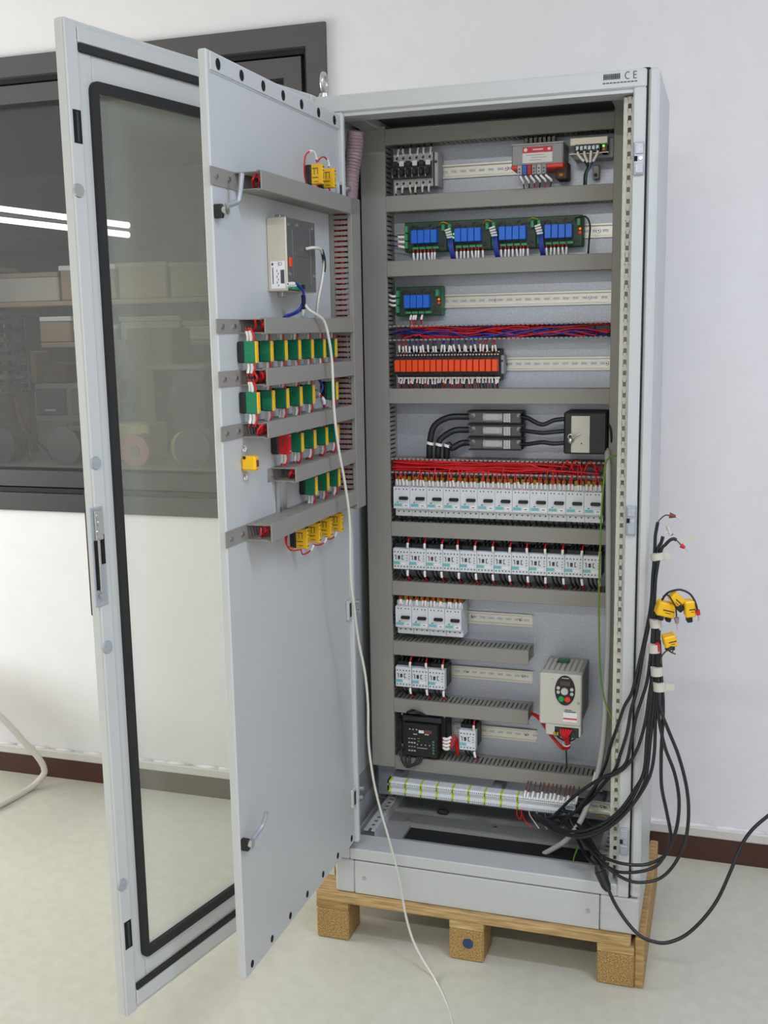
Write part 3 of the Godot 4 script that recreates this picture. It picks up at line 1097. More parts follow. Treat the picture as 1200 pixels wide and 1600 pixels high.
func duct(label: String, xf: Transform3D, len: float, h: float, dep: float, c0 := 0.0, c1 := -1.0, open := false) -> Node3D:
	var o := thing("wiring_duct", label, "wiring duct")
	o.transform = xf
	obj("slotted_body", duct_mesh(len, h, dep, c0), M.duct, o)
	if open:
		return o
	if c1 < 0.0:
		c1 = len
	if c1 > c0:
		obj("cover", cover_mesh(c0, c1, h, dep), M.duct, o)
	return o

func ducts() -> void:
	var z := PLATE
	var X0 := 0.1125
	var X1 := 0.7055
	# upright ducts; local x points up
	var up := Basis(Vector3(0, 1, 0), Vector3(-1, 0, 0), Vector3(0, 0, 1))
	duct("tall upright grey wiring duct on the hinged side of the cabinet", Transform3D(up, Vector3(0.078, 0.425, z)), 1.775, 0.064, 0.08)
	duct("tall upright grey wiring duct behind the punched corner post", Transform3D(up, Vector3(0.739, 0.425, z)), 1.775, 0.064, 0.08)
	var rows := [
		[2.1725, X1, "topmost level grey wiring duct, under the cabinet roof", true],
		[2.0025, X1, "grey wiring duct between the circuit breakers and the four linked relay boards", true],
		[1.8345, X1, "grey wiring duct under the four linked relay boards", true],
		[1.6650, X1, "uncovered grey duct full of red and blue wires above the orange relays", false],
		[1.4960, X1, "grey wiring duct between the orange relays and the fuse holders", true],
		[1.3050, X1, "uncovered grey duct full of red wires above the long row of motor starters", false],
		[1.1275, X1, "grey wiring duct between the motor starters and the long row of contactors", true],
		[0.9585, X1, "grey wiring duct under the long row of contactors", true],
		[0.7840, 0.500, "short grey wiring duct between four motor starters and three contactors", true],
		[0.6130, 0.500, "short grey wiring duct under the row of three contactors", true],
		[0.4400, X1, "lowest level grey wiring duct, above the terminal strip", true],
	]
	for q in rows:
		var l: float = q[1] - X0
		duct(q[2], Transform3D(Basis(), Vector3(X0, q[0], z)), l, 0.036, 0.08, 0.0, l, not q[3])
	# ducts on the swing panel (local x runs towards the hinge)
	var dep := 0.058
	for q in [
		[-0.690, 1.966, -0.045, 0.034, -0.592, "grey wiring duct across the top of the swing panel"],
		[-0.692, 1.686, -0.104, 0.028, -0.598, "grey wiring duct above the upper row of seven green contact blocks"],
		[-0.692, 1.584, -0.104, 0.031, -0.598, "grey wiring duct between the two upper rows of green contact blocks"],
		[-0.692, 1.478, -0.104, 0.029, -0.602, "grey wiring duct above the red contact block"],
		[-0.489, 1.370, -0.104, 0.029, -0.471, "short grey wiring duct under the red contact block"],
		[-0.692, 1.267, -0.104, 0.033, -0.602, "lowest grey wiring duct on the swing panel, above four yellow blocks"],
	]:
		var l: float = q[2] - q[0]
		var o := duct(q[5], on_door(q[0], q[1]), l, q[3], dep, q[4] - q[0], l)
		for i in 2:
			var k := Mesher.new()
			k.cyl(Vector3(0.02 + i * 0.05, 0, 0.002), Vector3(0.02 + i * 0.05, 0, 0.006), 0.0045, -1, 10)
			obj("rivet", k, M.steel, o)
	duct("upright slotted wiring duct along the hinge edge of the swing panel", inner_at * Transform3D(Basis(Vector3(0, 1, 0), Vector3(-1, 0, 0), Vector3(0, 0, 1)), Vector3(-0.072, 1.236, 0)), 0.750, 0.056, dep)

func rail_mesh(len: float) -> Mesher:
	var k := Mesher.new()
	for s in [-1, 1]:
		k.span(Vector3(0, s * 0.0175, 0.0065), Vector3(len, s * 0.0128, 0.0075))
		k.span(Vector3(0, s * 0.0135, 0.0), Vector3(len, s * 0.0125, 0.0075))
		k.span(Vector3(0, s * 0.0130, 0.0), Vector3(len, s * 0.0032, 0.001))
	var x: float = 0.0
	k.span(Vector3(0, -0.0034, 0), Vector3(0.004, 0.0034, 0.001))
	x = 0.004
	while x < len:
		var a: float = min(x + 0.015, len)
		var b: float = min(x + 0.025, len)
		if b > a:
			k.span(Vector3(a, -0.0034, 0), Vector3(b, 0.0034, 0.001))
		x += 0.025
	return k

func rail(label: String, x0: float, x1: float, y: float, screws: Array, z := PLATE) -> Node3D:
	var o := thing("mounting_rail", label, "mounting rail", Vector3(x0, y, z))
	obj("profile", rail_mesh(x1 - x0), M.rail, o)
	for x in screws:
		var k := Mesher.new()
		k.cyl(Vector3(x - x0, 0, 0.001), Vector3(x - x0, 0, 0.0042), 0.0058, 0.0045, 14)
		var s := obj("screw", k, M.steel, o)
		k = Mesher.new()
		k.box(Vector3(x - x0, 0, 0.0043), Vector3(0.006, 0.0014, 0.001))
		k.box(Vector3(x - x0, 0, 0.0043), Vector3(0.0014, 0.006, 0.001))
		obj("cross_slot", k, M.hole, s)
	return o

func rails() -> void:
	rail("metal rail carrying the black circuit breakers", 0.118, 0.452, 2.0855, [0.420])
	rail("metal rail behind the four linked relay boards", 0.118, 0.700, 1.9165, [0.662])
	rail("long bare slotted rail beside the single relay board", 0.118, 0.700, 1.7480, [0.390, 0.640])
	rail("bare slotted rail beside the orange relays", 0.118, 0.703, 1.5780, [0.423, 0.688])
	rail("short slotted rail carrying four motor starters", 0.118, 0.497, 0.8680, [0.325, 0.462])
	rail("short slotted rail carrying three contactors", 0.118, 0.498, 0.7045, [0.310, 0.470])
	rail("short slotted rail carrying the single contactor", 0.270, 0.511, 0.5320, [0.480])
	rail("hidden rail behind the twelve motor starters", 0.118, 0.703, 1.2150, [])
	rail("hidden rail behind the twelve contactors", 0.118, 0.703, 1.0450, [])

# ---------------------------------------------------------------- devices
func holes(k: Mesher, x0: float, dx: float, cnt: int, y: float, z: float, r: float) -> void:
	for i in cnt:
		k.cyl(Vector3(x0 + dx * i, y, z - 0.001), Vector3(x0 + dx * i, y, z + 0.0005), r, -1, 8)

func row_breakers() -> void:
	var w := 0.0180
	var o := thing("circuit_breaker", "black toggle circuit breaker next to the upright duct on the top rail", "circuit breaker", Vector3(0.137, 2.088, RAIL), "circuit breakers on the top rail")
	var k := Mesher.new()
	# side profile extruded across the width
	var pr := PackedVector2Array([Vector2(0, -0.042), Vector2(0.046, -0.042), Vector2(0.046, -0.023), Vector2(0.058, -0.021), Vector2(0.058, 0.021), Vector2(0.046, 0.023), Vector2(0.046, 0.043), Vector2(0.0, 0.043)])
	k.prism(pr, Vector3(-w / 2 + 0.0003, 0, 0), Vector3(0, 0, 1), Vector3(0, 1, 0), Vector3(w - 0.0006, 0, 0))
	obj("housing", k, M.pale_grey, o)
	k = Mesher.new()
	k.box(Vector3(0, -0.002, 0.059), Vector3(w - 0.0006, 0.042, 0.006), 0.0006)
	var nose := obj("front_plate", k, M.black, o)
	k = Mesher.new()
	k.box(Vector3(0.0, -0.006, 0.067), Vector3(0.012, 0.018, 0.012), 0.003)
	obj("toggle", k, M.black, nose)
	k = Mesher.new()
	k.box(Vector3(-0.0075, -0.007, 0.063), Vector3(0.0022, 0.024, 0.004), 0.0008)
	obj("light_strip", k, M.pale_grey, nose)
	k = Mesher.new()
	holes(k, 0, 0, 1, 0.032, 0.046, 0.0035)
	holes(k, 0, 0, 1, -0.032, 0.046, 0.0035)
	obj("terminal_screw", k, M.charcoal, o)
	k = Mesher.new()
	k.box(Vector3(0, 0.016, 0.064), Vector3(0.013, 0.013, 0.004), 0.001)
	obj("marker_cap", k, M.charcoal, o)
	for i in range(1, 6):
		var r := dup(o, Transform3D(Basis(), Vector3(0.137 + i * w, 2.088, RAIL)), "black toggle circuit breaker with a %s marker cap, %s from the upright duct" % ["white" if i % 2 else "dark", NTH[i]])
		if i % 2 == 1:
			for ch in r.get_children():
				if String(ch.name).begins_with("marker_cap"):
					ch.material_override = M.white
	# white end clamp
	o = thing("end_clamp", "pale grey end clamp closing the row of circuit breakers", "end clamp", Vector3(0.2445, 2.088, RAIL))
	k = Mesher.new()
	k.box(Vector3(0, 0.0, 0.024), Vector3(0.0095, 0.088, 0.048), 0.002)
	obj("clamp_body", k, M.pale_grey, o)
	k = Mesher.new()
	k.cyl(Vector3(0, 0.018, 0.047), Vector3(0, 0.018, 0.0495), 0.0035, -1, 10)
	obj("screw", k, M.charcoal, o)
	# conductor stubs with white sleeves above and below the breakers
	for s in [1, -1]:
		for i in 6:
			var x: float = 0.137 + i * w + s * 0.002
			var y0: float = 2.088 + s * 0.036
			var xs := x + rng.randf_range(-0.003, 0.003)
			var c: String = ["cable_black", "cable_black", "wire_red", "cable_black", "yellow", "cable_black"][(i * 2 + (1 if s > 0 else 0)) % 6]
			lead("breaker_wire", [Vector3(x, y0, -0.247), Vector3(xs, y0 + s * 0.016, -0.244), Vector3(xs, y0 + s * 0.034, -0.262)], M[c], 0.0017, 0.05, 0.50, "short %s wire with a white sleeve %s the %s circuit breaker" % [{"cable_black": "black", "wire_red": "red", "yellow": "yellow"}[c], "above" if s > 0 else "below", NTH[i]], "wires of the circuit breakers")
	# controller with the red label
	o = thing("controller_module", "grey module with a red and white label on the top rail", "controller", Vector3(0.518, 2.0985, RAIL))
	k = Mesher.new()
	k.box(Vector3(0, 0, 0.046), Vector3(0.130, 0.056, 0.090), 0.003)
	obj("housing", k, M.device_grey, o)
	k = Mesher.new()
	k.box(Vector3(0, 0.0285, 0.046), Vector3(0.132, 0.003, 0.092), 0.001)
	obj("top_edge", k, M.beige_metal, o)
	k = Mesher.new()
	k.box(Vector3(0, -0.0265, 0.047), Vector3(0.1312, 0.0105, 0.092), 0.002)
	obj("red_foot", k, M.button_red, o)
	k = Mesher.new()
	k.box(Vector3(0.0005, 0.0015, 0.0915), Vector3(0.075, 0.038, 0.001))
	var lb := obj("label", k, M.white, o)
	k = Mesher.new()
	k.box(Vector3(0.0005, 0.0135, 0.0922), Vector3(0.075, 0.014, 0.0008))
	obj("label_band", k, M.label_red, lb)
	k = Mesher.new()
	k.cyl(Vector3(-0.029, 0.014, 0.0926), Vector3(-0.029, 0.014, 0.0931), 0.0045, -1, 14)
	k.box(Vector3(0.002, 0.014, 0.0928), Vector3(0.026, 0.003, 0.0004))
	k.box(Vector3(0.030, 0.014, 0.0928), Vector3(0.007, 0.006, 0.0004))
	obj("band_print", k, M.white, lb)
	k = Mesher.new()
	for i in 3:
		k.box(Vector3(-0.004 + (i % 2) * 0.008, 0.001 - i * 0.006, 0.0922), Vector3(0.045 - i * 0.008, 0.0012, 0.0004))
	obj("fine_print", k, M.device_grey, lb)
	for i in 7:
		k = Mesher.new()
		k.box(Vector3(-0.036 + i * 0.0115, 0.040, 0.030), Vector3(0.0075, 0.022, 0.03), 0.001)
		obj("cooling_fin", k, M.olive if false else M.vfd_grey, o)
	var cols := ["pale_grey", "relay_blue", "red", "device_grey", "pale_grey", "device_grey"]
	for i in 6:
		k = Mesher.new()
		k.box(Vector3(-0.043 + i * 0.0122, -0.0345, 0.086), Vector3(0.0112, 0.024, 0.026), 0.0015)
		var tb := obj("terminal", k, M[cols[i]], o)
		k = Mesher.new()
		holes(k, -0.043 + i * 0.0122, 0, 1, -0.032, 0.099, 0.0022)
		holes(k, -0.043 + i * 0.0122, 0, 1, -0.040, 0.099, 0.0022)
		obj("terminal_screw", k, M.ink, tb)
	for i in 6:
		var x: float = 0.4755 + i * 0.0122
		lead("module_wire", [Vector3(x, 2.054, -0.197), Vector3(x + 0.004 + i * 0.001, 2.044, -0.190), Vector3(x + 0.008 + i * 0.002, 2.034, -0.200), Vector3(x + 0.004, 2.012, -0.240)], [M.cable_black, M.charcoal, M.wire_red, M.cable_black, M.wire_red, M.cable_black][i], 0.0017, 0.1, 0.40, "%s wire with white sleeve, %s terminal under the red labelled module" % [["black", "dark grey", "red", "black", "red", "black"][i], NTH[i]])
	# small relay base between the two modules
	o = thing("relay_socket", "dark brown relay socket tucked beside the red labelled module", "relay socket", Vector3(0.574, 2.064, RAIL))
	k = Mesher.new()
	k.box(Vector3(0, 0, 0.03), Vector3(0.030, 0.044, 0.060), 0.003)
	obj("housing", k, M.component_brown, o)
	k = Mesher.new()
	k.box(Vector3(0.0, -0.012, 0.062), Vector3(0.012, 0.008, 0.006), 0.002)
	obj("clip", k, M.olive, o)
	# small open power supply
	o = thing("power_supply", "small metal power supply with a green indicator at the top corner", "power supply", Vector3(0.652, 2.112, PLATE))
	k = Mesher.new()
	k.span(Vector3(-0.050, -0.024, 0.0), Vector3(0.050, 0.024, 0.062), 0.002)
	obj("case", k, M.device_grey, o)
	k = Mesher.new()
	k.span(Vector3(-0.053, 0.003, 0.010), Vector3(0.040, 0.022, 0.100), 0.002)
	obj("top_cover", k, M.beige_metal, o)
	k = Mesher.new()
	k.span(Vector3(-0.040, -0.014, 0.020), Vector3(0.022, 0.0045, 0.1005), 0.001)
	var tk := obj("terminal_block", k, M.charcoal, o)
	for i in 6:
		k = Mesher.new()
		k.box(Vector3(-0.034 + i * 0.0098, -0.004, 0.1012), Vector3(0.0072, 0.010, 0.002), 0.0006)
		obj("terminal_screw", k, M.galvanised, tk)
	k = Mesher.new()
	k.span(Vector3(0.025, -0.018, 0.02), Vector3(0.0385, 0.0025, 0.0995))
	var wl := obj("indicator_well", k, M.black, o)
	k = Mesher.new()
	k.cyl(Vector3(0.030, -0.002, 0.0995), Vector3(0.030, -0.002, 0.1015), 0.0028, -1, 10)
	obj("led", k, M.led_green, wl)
	k = Mesher.new()
	k.cyl(Vector3(0.031, -0.010, 0.0995), Vector3(0.031, -0.010, 0.102), 0.0034, -1, 12)
	obj("trimmer", k, M.orange, wl)
	k = Mesher.new()
	k.span(Vector3(-0.053, -0.018, 0.0), Vector3(0.042, -0.016, 0.100))
	obj("bottom_lip", k, M.beige_metal, o)
	for i in 4:
		var x: float = 0.622 + i * 0.0155
		var cc: String = ["cable_black", "cable_black", "wire_green", "wire_blue"][i]
		lead("supply_wire", [Vector3(x, 2.104, -0.197), Vector3(x - 0.001, 2.092, -0.192), Vector3(0.642 + i * 0.003, 2.066, -0.205), Vector3(0.634 + i * 0.002, 2.046, -0.215), Vector3(0.630 + i * 0.002, 2.010, -0.24)], M[cc], 0.0020, 0.06, 0.30, "%s supply wire, %s terminal of the small power supply" % [["black", "black", "green", "blue"][i], NTH[i]])
	o = thing("earth_bracket", "white bracket with a screw under the small power supply", "bracket", Vector3(0.655, 2.060, PLATE))
	k = Mesher.new()
	k.box(Vector3(0, 0, 0.012), Vector3(0.016, 0.034, 0.024), 0.002)
	obj("bracket_body", k, M.pale_grey, o)
	k = Mesher.new()
	k.cyl(Vector3(0, -0.008, 0.023), Vector3(0, -0.008, 0.027), 0.0045, -1, 12)
	obj("screw", k, M.charcoal, o)

# a wire: insulation, plus a number sleeve between two fractions of its length
func lead(called: String, pts: Array, m: Material, r: float, s0: float, s1: float, label: String, group := "", parent_xf := Transform3D(), sleeves := true) -> Node3D:
	var o := thing(called, label, "wire", Vector3.ZERO, group)
	o.transform = parent_xf
	var k := Mesher.new()
	k.tube(pts, r, 6, 4)
	obj("insulation", k, m, o)
	if sleeves and s1 > s0:
		var q := []
		var raw := pts
		pts = []
		for i in raw.size() - 1:
			for g in 4:
				pts.append(raw[i].cubic_interpolate(raw[i + 1], raw[max(i - 1, 0)], raw[min(i + 2, raw.size() - 1)], g / 4.0))
		pts.append(raw[raw.size() - 1])
		# walk along the polyline
		var total := 0.0
		for i in pts.size() - 1:
			total += pts[i].distance_to(pts[i + 1])
		for g in 6:
			var f := lerpf(s0, s1, g / 5.0)
			var d: float = f * total
			for i in pts.size() - 1:
				var l: float = pts[i].distance_to(pts[i + 1])
				if d <= l or i == pts.size() - 2:
					q.append(pts[i].lerp(pts[i + 1], d / l))
					break
				d -= l
		k = Mesher.new()
		k.tube(q, r * 1.75, 7, 1)
		obj("number_sleeve", k, M.sleeve, o)
	return o

func board_mesh(o: Node3D, w: float, h: float, leds: String, led_left: bool) -> void:
	# w by h relay board, centre at the origin, tray at z = 0
	var k := Mesher.new()
	k.span(Vector3(-w / 2, -h / 2, 0), Vector3(w / 2, h / 2, 0.034), 0.002)
	obj("carrier_tray", k, M.board_green, o)
	k = Mesher.new()
	k.span(Vector3(-w / 2 + 0.004, -h / 2 + 0.004, 0.033), Vector3(w / 2 - 0.002, h / 2 - 0.004, 0.0365))
	var bd := obj("printed_board", k, M.board_dark, o)
	k = Mesher.new()
	rng.seed = 41
	for i in 16:
		k.box(Vector3(rng.randf_range(-w * 0.34, w * 0.34), rng.randf_range(0.017, h / 2 - 0.007), 0.038), Vector3(rng.randf_range(0.003, 0.006), rng.randf_range(0.003, 0.006), 0.006))
	for i in 12:
		k.box(Vector3(rng.randf_range(-w * 0.42, w * 0.45), rng.randf_range(-h / 2 + 0.010, -0.018), 0.038), Vector3(0.004, 0.003, 0.004))
	obj("board_component", k, M.charcoal, bd)
	for i in 4:
		k = Mesher.new()
		k.box(Vector3(-0.0325 + 0.0178 * (i + 0.5) - 0.003, -0.001, 0.0475), Vector3(0.0166, 0.0345, 0.024), 0.0012)
		obj("blue_relay", k, M.relay_blue, bd)
	for s in [-1, 1]:
		if s == 1 and not led_left:
			pass
		for j in 3:
			k = Mesher.new()
			k.box(Vector3(s * (w / 2 - 0.0085), 0.020 - j * 0.0205, 0.042), Vector3(0.0085, 0.018, 0.018), 0.001)
			if s == -1 or j == 0:
				obj("side_terminal", k, M.terminal_green, bd)
	for j in 4:
		k = Mesher.new()
		k.box(Vector3(-0.026 + j * 0.0185, -h / 2 + 0.009, 0.041), Vector3(0.0165, 0.007, 0.014), 0.001)
		obj("edge_terminal", k, M.terminal_green, bd)
	if leds != "":
		for j in 2:
			k = Mesher.new()
			var x: float = (-w / 2 + 0.017) if led_left else (w / 2 - 0.006)
			k.ball(Vector3(x, 0.004 - j * 0.0095, 0.040), 0.0030, Vector3.ONE, 8, 5)
			obj("led", k, M[leds] if j == 1 or leds == "led_green" else M.led_orange, bd)

func row_boards() -> void:
	var y := 1.9165
	var h := 0.078
	var w := 0.1185
	for i in 4:
		var o := thing("relay_board", "green board with four blue relays, %s" % ["unlit, first of the four linked boards", "with two green lights, second of the four linked boards", "unlit, third of the four linked boards", "orange and red lights, last of four linked boards"][i], "relay board", Vector3(0.2115 + i * w, y + 0.001 - i * 0.0005, RAIL), "four linked relay boards")
		board_mesh(o, w, h, ["", "led_green", "", "led_red"][i], i == 1)
		# eight red wires with white sleeves under each board
		for j in ([7, 8, 8, 6][i]):
			var x: float = 0.2115 + i * w - 0.030 + j * 0.0098 + rng.randf_range(-0.002, 0.002)
			var zf := -0.246
			lead("relay_wire", [Vector3(x, y - 0.033, zf), Vector3(x + 0.001, y - 0.048, zf + 0.006), Vector3(x + rng.randf_range(-0.004, 0.004), y - 0.066, zf), Vector3(x, y - 0.085, -0.268)], M.wire_red, 0.0017, 0.16, 0.42 + rng.randf() * 0.08, "%s red wire with a white sleeve under the %s linked relay board" % [NTH[j], NTH[i]], "red wires under the %s linked relay board" % NTH[i])
	for i in 3:
		var x: float = 0.2115 + (i + 0.5) * w + 0.012
		var o := thing("ribbon_bundle", "dark blue wire bundle with white sleeves between linked relay boards %s" % ["one and two", "two and three", "three and four"][i], "wire bundle")
		var k := Mesher.new()
		for j in 4:
			k.tube([Vector3(x - 0.004 + j * 0.003, y - 0.004 + j * 0.004, -0.244), Vector3(x + j * 0.003, y - 0.02, -0.226), Vector3(x + 0.004 + j * 0.003, y - 0.05, -0.228), Vector3(x + 0.006 + j * 0.003, y - 0.085, -0.262)], 0.0022, 6, 4)
		obj("blue_wires", k, M.wire_blue, o)
		for j in 4:
			k = Mesher.new()
			k.cyl(Vector3(x - 0.012 + j * 0.002, y + 0.012 - j * 0.006, -0.232), Vector3(x + 0.003 + j * 0.002, y + 0.016 - j * 0.007, -0.228), 0.0027, -1, 7)
			obj("number_sleeve", k, M.sleeve, o)
	for i in 4:
		var x: float = 0.2115 + i * w + 0.046
		var pts := [Vector3(x - 0.006, y + 0.028, -0.244), Vector3(x + 0.006, y + 0.034, -0.232), Vector3(x + 0.020, y + 0.030, -0.240)]
		if i == 3:
			pts = [Vector3(x - 0.006, y + 0.028, -0.244), Vector3(x + 0.022, y + 0.031, -0.236), Vector3(x + 0.034, y + 0.010, -0.236), Vector3(x + 0.031, y - 0.03, -0.245), Vector3(x + 0.026, y - 0.085, -0.262)]
		lead("jumper_wire", pts, M.cable_black if i == 3 else M.olive, 0.0024 if i == 3 else 0.0015, 0, 0, "black wire looping down from the last linked relay board" if i == 3 else "thin yellow jumper wire at the top of linked relay board %s" % ["one", "two", "three"][i])
	for j in 3:
		lead("feed_wire", [Vector3(0.158, y + 0.002 - j * 0.014, -0.246), Vector3(0.140, y + 0.002 - j * 0.012, -0.244), Vector3(0.112, y + 0.010 - j * 0.014, -0.25)], [M.cable_black, M.navy, M.navy][j], 0.0019, 0.05, 0.42, "%s feed wire with white sleeve entering the first linked relay board" % ["upper black", "middle blue", "lower blue"][j])
	# the single board on the next rail
	y = 1.7480
	var o := thing("relay_board", "single green board with four blue relays beside a long bare rail", "relay board", Vector3(0.189, y + 0.001, RAIL))
	board_mesh(o, 0.128, h, "led_red", false)
	for j in 4:
		var x: float = [0.172, 0.180, 0.186, 0.203][j]
		lead("relay_wire", [Vector3(x, y - 0.034, -0.246), Vector3(x - 0.002, y - 0.048, -0.240), Vector3(x - 0.004, y - 0.064, -0.250)], M.wire_red, 0.0018, 0.1, 0.45, "%s red wire with a white sleeve under the single relay board" % NTH[j], "red wires under the single relay board")
	for j in 3:
		lead("feed_wire", [Vector3(0.130, y - 0.008 + j * 0.012, -0.246), Vector3(0.120, y - 0.009 + j * 0.012, -0.24), Vector3(0.108, y - 0.004 + j * 0.012, -0.25)], [M.navy, M.navy, M.cable_black][j], 0.0019, 0.05, 0.8, "%s feed wire entering the single relay board" % ["lower blue", "middle blue", "upper black"][j])

func row_relays() -> void:
	var y := 1.578
	var p := 0.01676
	var o := thing("slim_relay", "orange slim relay next to the upright duct, first of the row of seventeen", "relay", Vector3(0.1384, y, RAIL), "orange slim relays")
	var k := Mesher.new()
	var pr := PackedVector2Array([Vector2(0, -0.042), Vector2(0.040, -0.042), Vector2(0.044, -0.030), Vector2(0.060, -0.022), Vector2(0.060, 0.022), Vector2(0.052, 0.026), Vector2(0.052, 0.031), Vector2(0.042, 0.033), Vector2(0.034, 0.042), Vector2(0, 0.042)])
	k.prism(pr, Vector3(-p / 2 + 0.0004, 0, 0), Vector3(0, 0, 1), Vector3(0, 1, 0), Vector3(p - 0.0008, 0, 0))
	obj("socket", k, M.charcoal, o)
	k = Mesher.new()
	k.box(Vector3(0, -0.0005, 0.069), Vector3(p - 0.0024, 0.0315, 0.020), 0.001)
	obj("orange_relay", k, M.orange, o)
	k = Mesher.new()
	for s in [-1, 1]:
		k.cyl(Vector3(s * 0.004, 0.0275, 0.051), Vector3(s * 0.004, 0.0275, 0.054), 0.0022, -1, 8)
		k.cyl(Vector3(s * 0.004, 0.0345, 0.039), Vector3(s * 0.004, 0.0345, 0.042), 0.0022, -1, 8)
	obj("terminal_screw", k, M.beige_metal, o)
	k = Mesher.new()
	k.box(Vector3(0, -0.0345, 0.0445), Vector3(p - 0.001, 0.005, 0.006), 0.001)
	obj("marker_strip", k, M.sleeve, o)
	for i in range(1, 17):
		dup(o, Transform3D(Basis(), Vector3(0.1384 + i * p, y, RAIL)), "orange slim relay, %s of seventeen counting from the upright duct" % NTH[i])
	o = thing("end_clamp", "grey end clamp closing the row of orange relays", "end clamp", Vector3(0.1384 + 16.75 * p, y, RAIL))
	k = Mesher.new()
	k.box(Vector3(0, 0, 0.02), Vector3(0.008, 0.05, 0.040), 0.002)
	obj("clamp_body", k, M.device_grey, o)
	k = Mesher.new()
	k.cyl(Vector3(0, 0.01, 0.039), Vector3(0, 0.01, 0.042), 0.003, -1, 8)
	obj("screw", k, M.charcoal, o)
	# wires above (mixed colours) and below
	rng.seed = 21
	for i in 26:
		var x: float = 0.136 + i * 0.0107 + rng.randf_range(-0.003, 0.003)
		var c: String = ["wire_red", "cable_black", "wire_blue"][0 if (i < 2 or i > 20) else (1 if rng.randf() < 0.25 else (2 if i > 8 else (rng.randi() % 2) * 2))]
		var dx := rng.randf_range(-0.010, 0.012)
		var dy := rng.randf_range(-0.003, 0.006)
		lead("relay_wire", [Vector3(x, y + 0.030, -0.244), Vector3(x + dx * 0.3, y + 0.043 + dy, -0.236), Vector3(x + dx * 0.8, y + 0.066, -0.240), Vector3(x + dx, y + 0.085, -0.262)], M[c], 0.0016, 0.12, 0.34 + rng.randf() * 0.06, "%s wire with white sleeve above the orange relays, %s from the upright duct" % [{"wire_red": "red", "cable_black": "black", "wire_blue": "blue"}[c], nth(i)], "%s wires above the orange relays" % {"wire_red": "red", "cable_black": "black", "wire_blue": "blue"}[c])
	for i in 34:
		var x: float = 0.134 + i * 0.00835 + rng.randf_range(-0.002, 0.002)
		var c: String = "wire_red" if rng.randf() < 0.6 else "navy"
		var dx := rng.randf_range(-0.004, 0.004)
		lead("relay_wire", [Vector3(x, y - 0.034, -0.252), Vector3(x + dx, y - 0.050, -0.244), Vector3(x + dx, y - 0.070, -0.258)], M[c], 0.0016, 0.10, 0.36 + rng.randf() * 0.1, "%s wire with white sleeve below the orange relays, %s from the upright duct" % ["red" if c == "wire_red" else "dark blue", nth(i)], "%s wires below the orange relays" % ("red" if c == "wire_red" else "dark blue"))

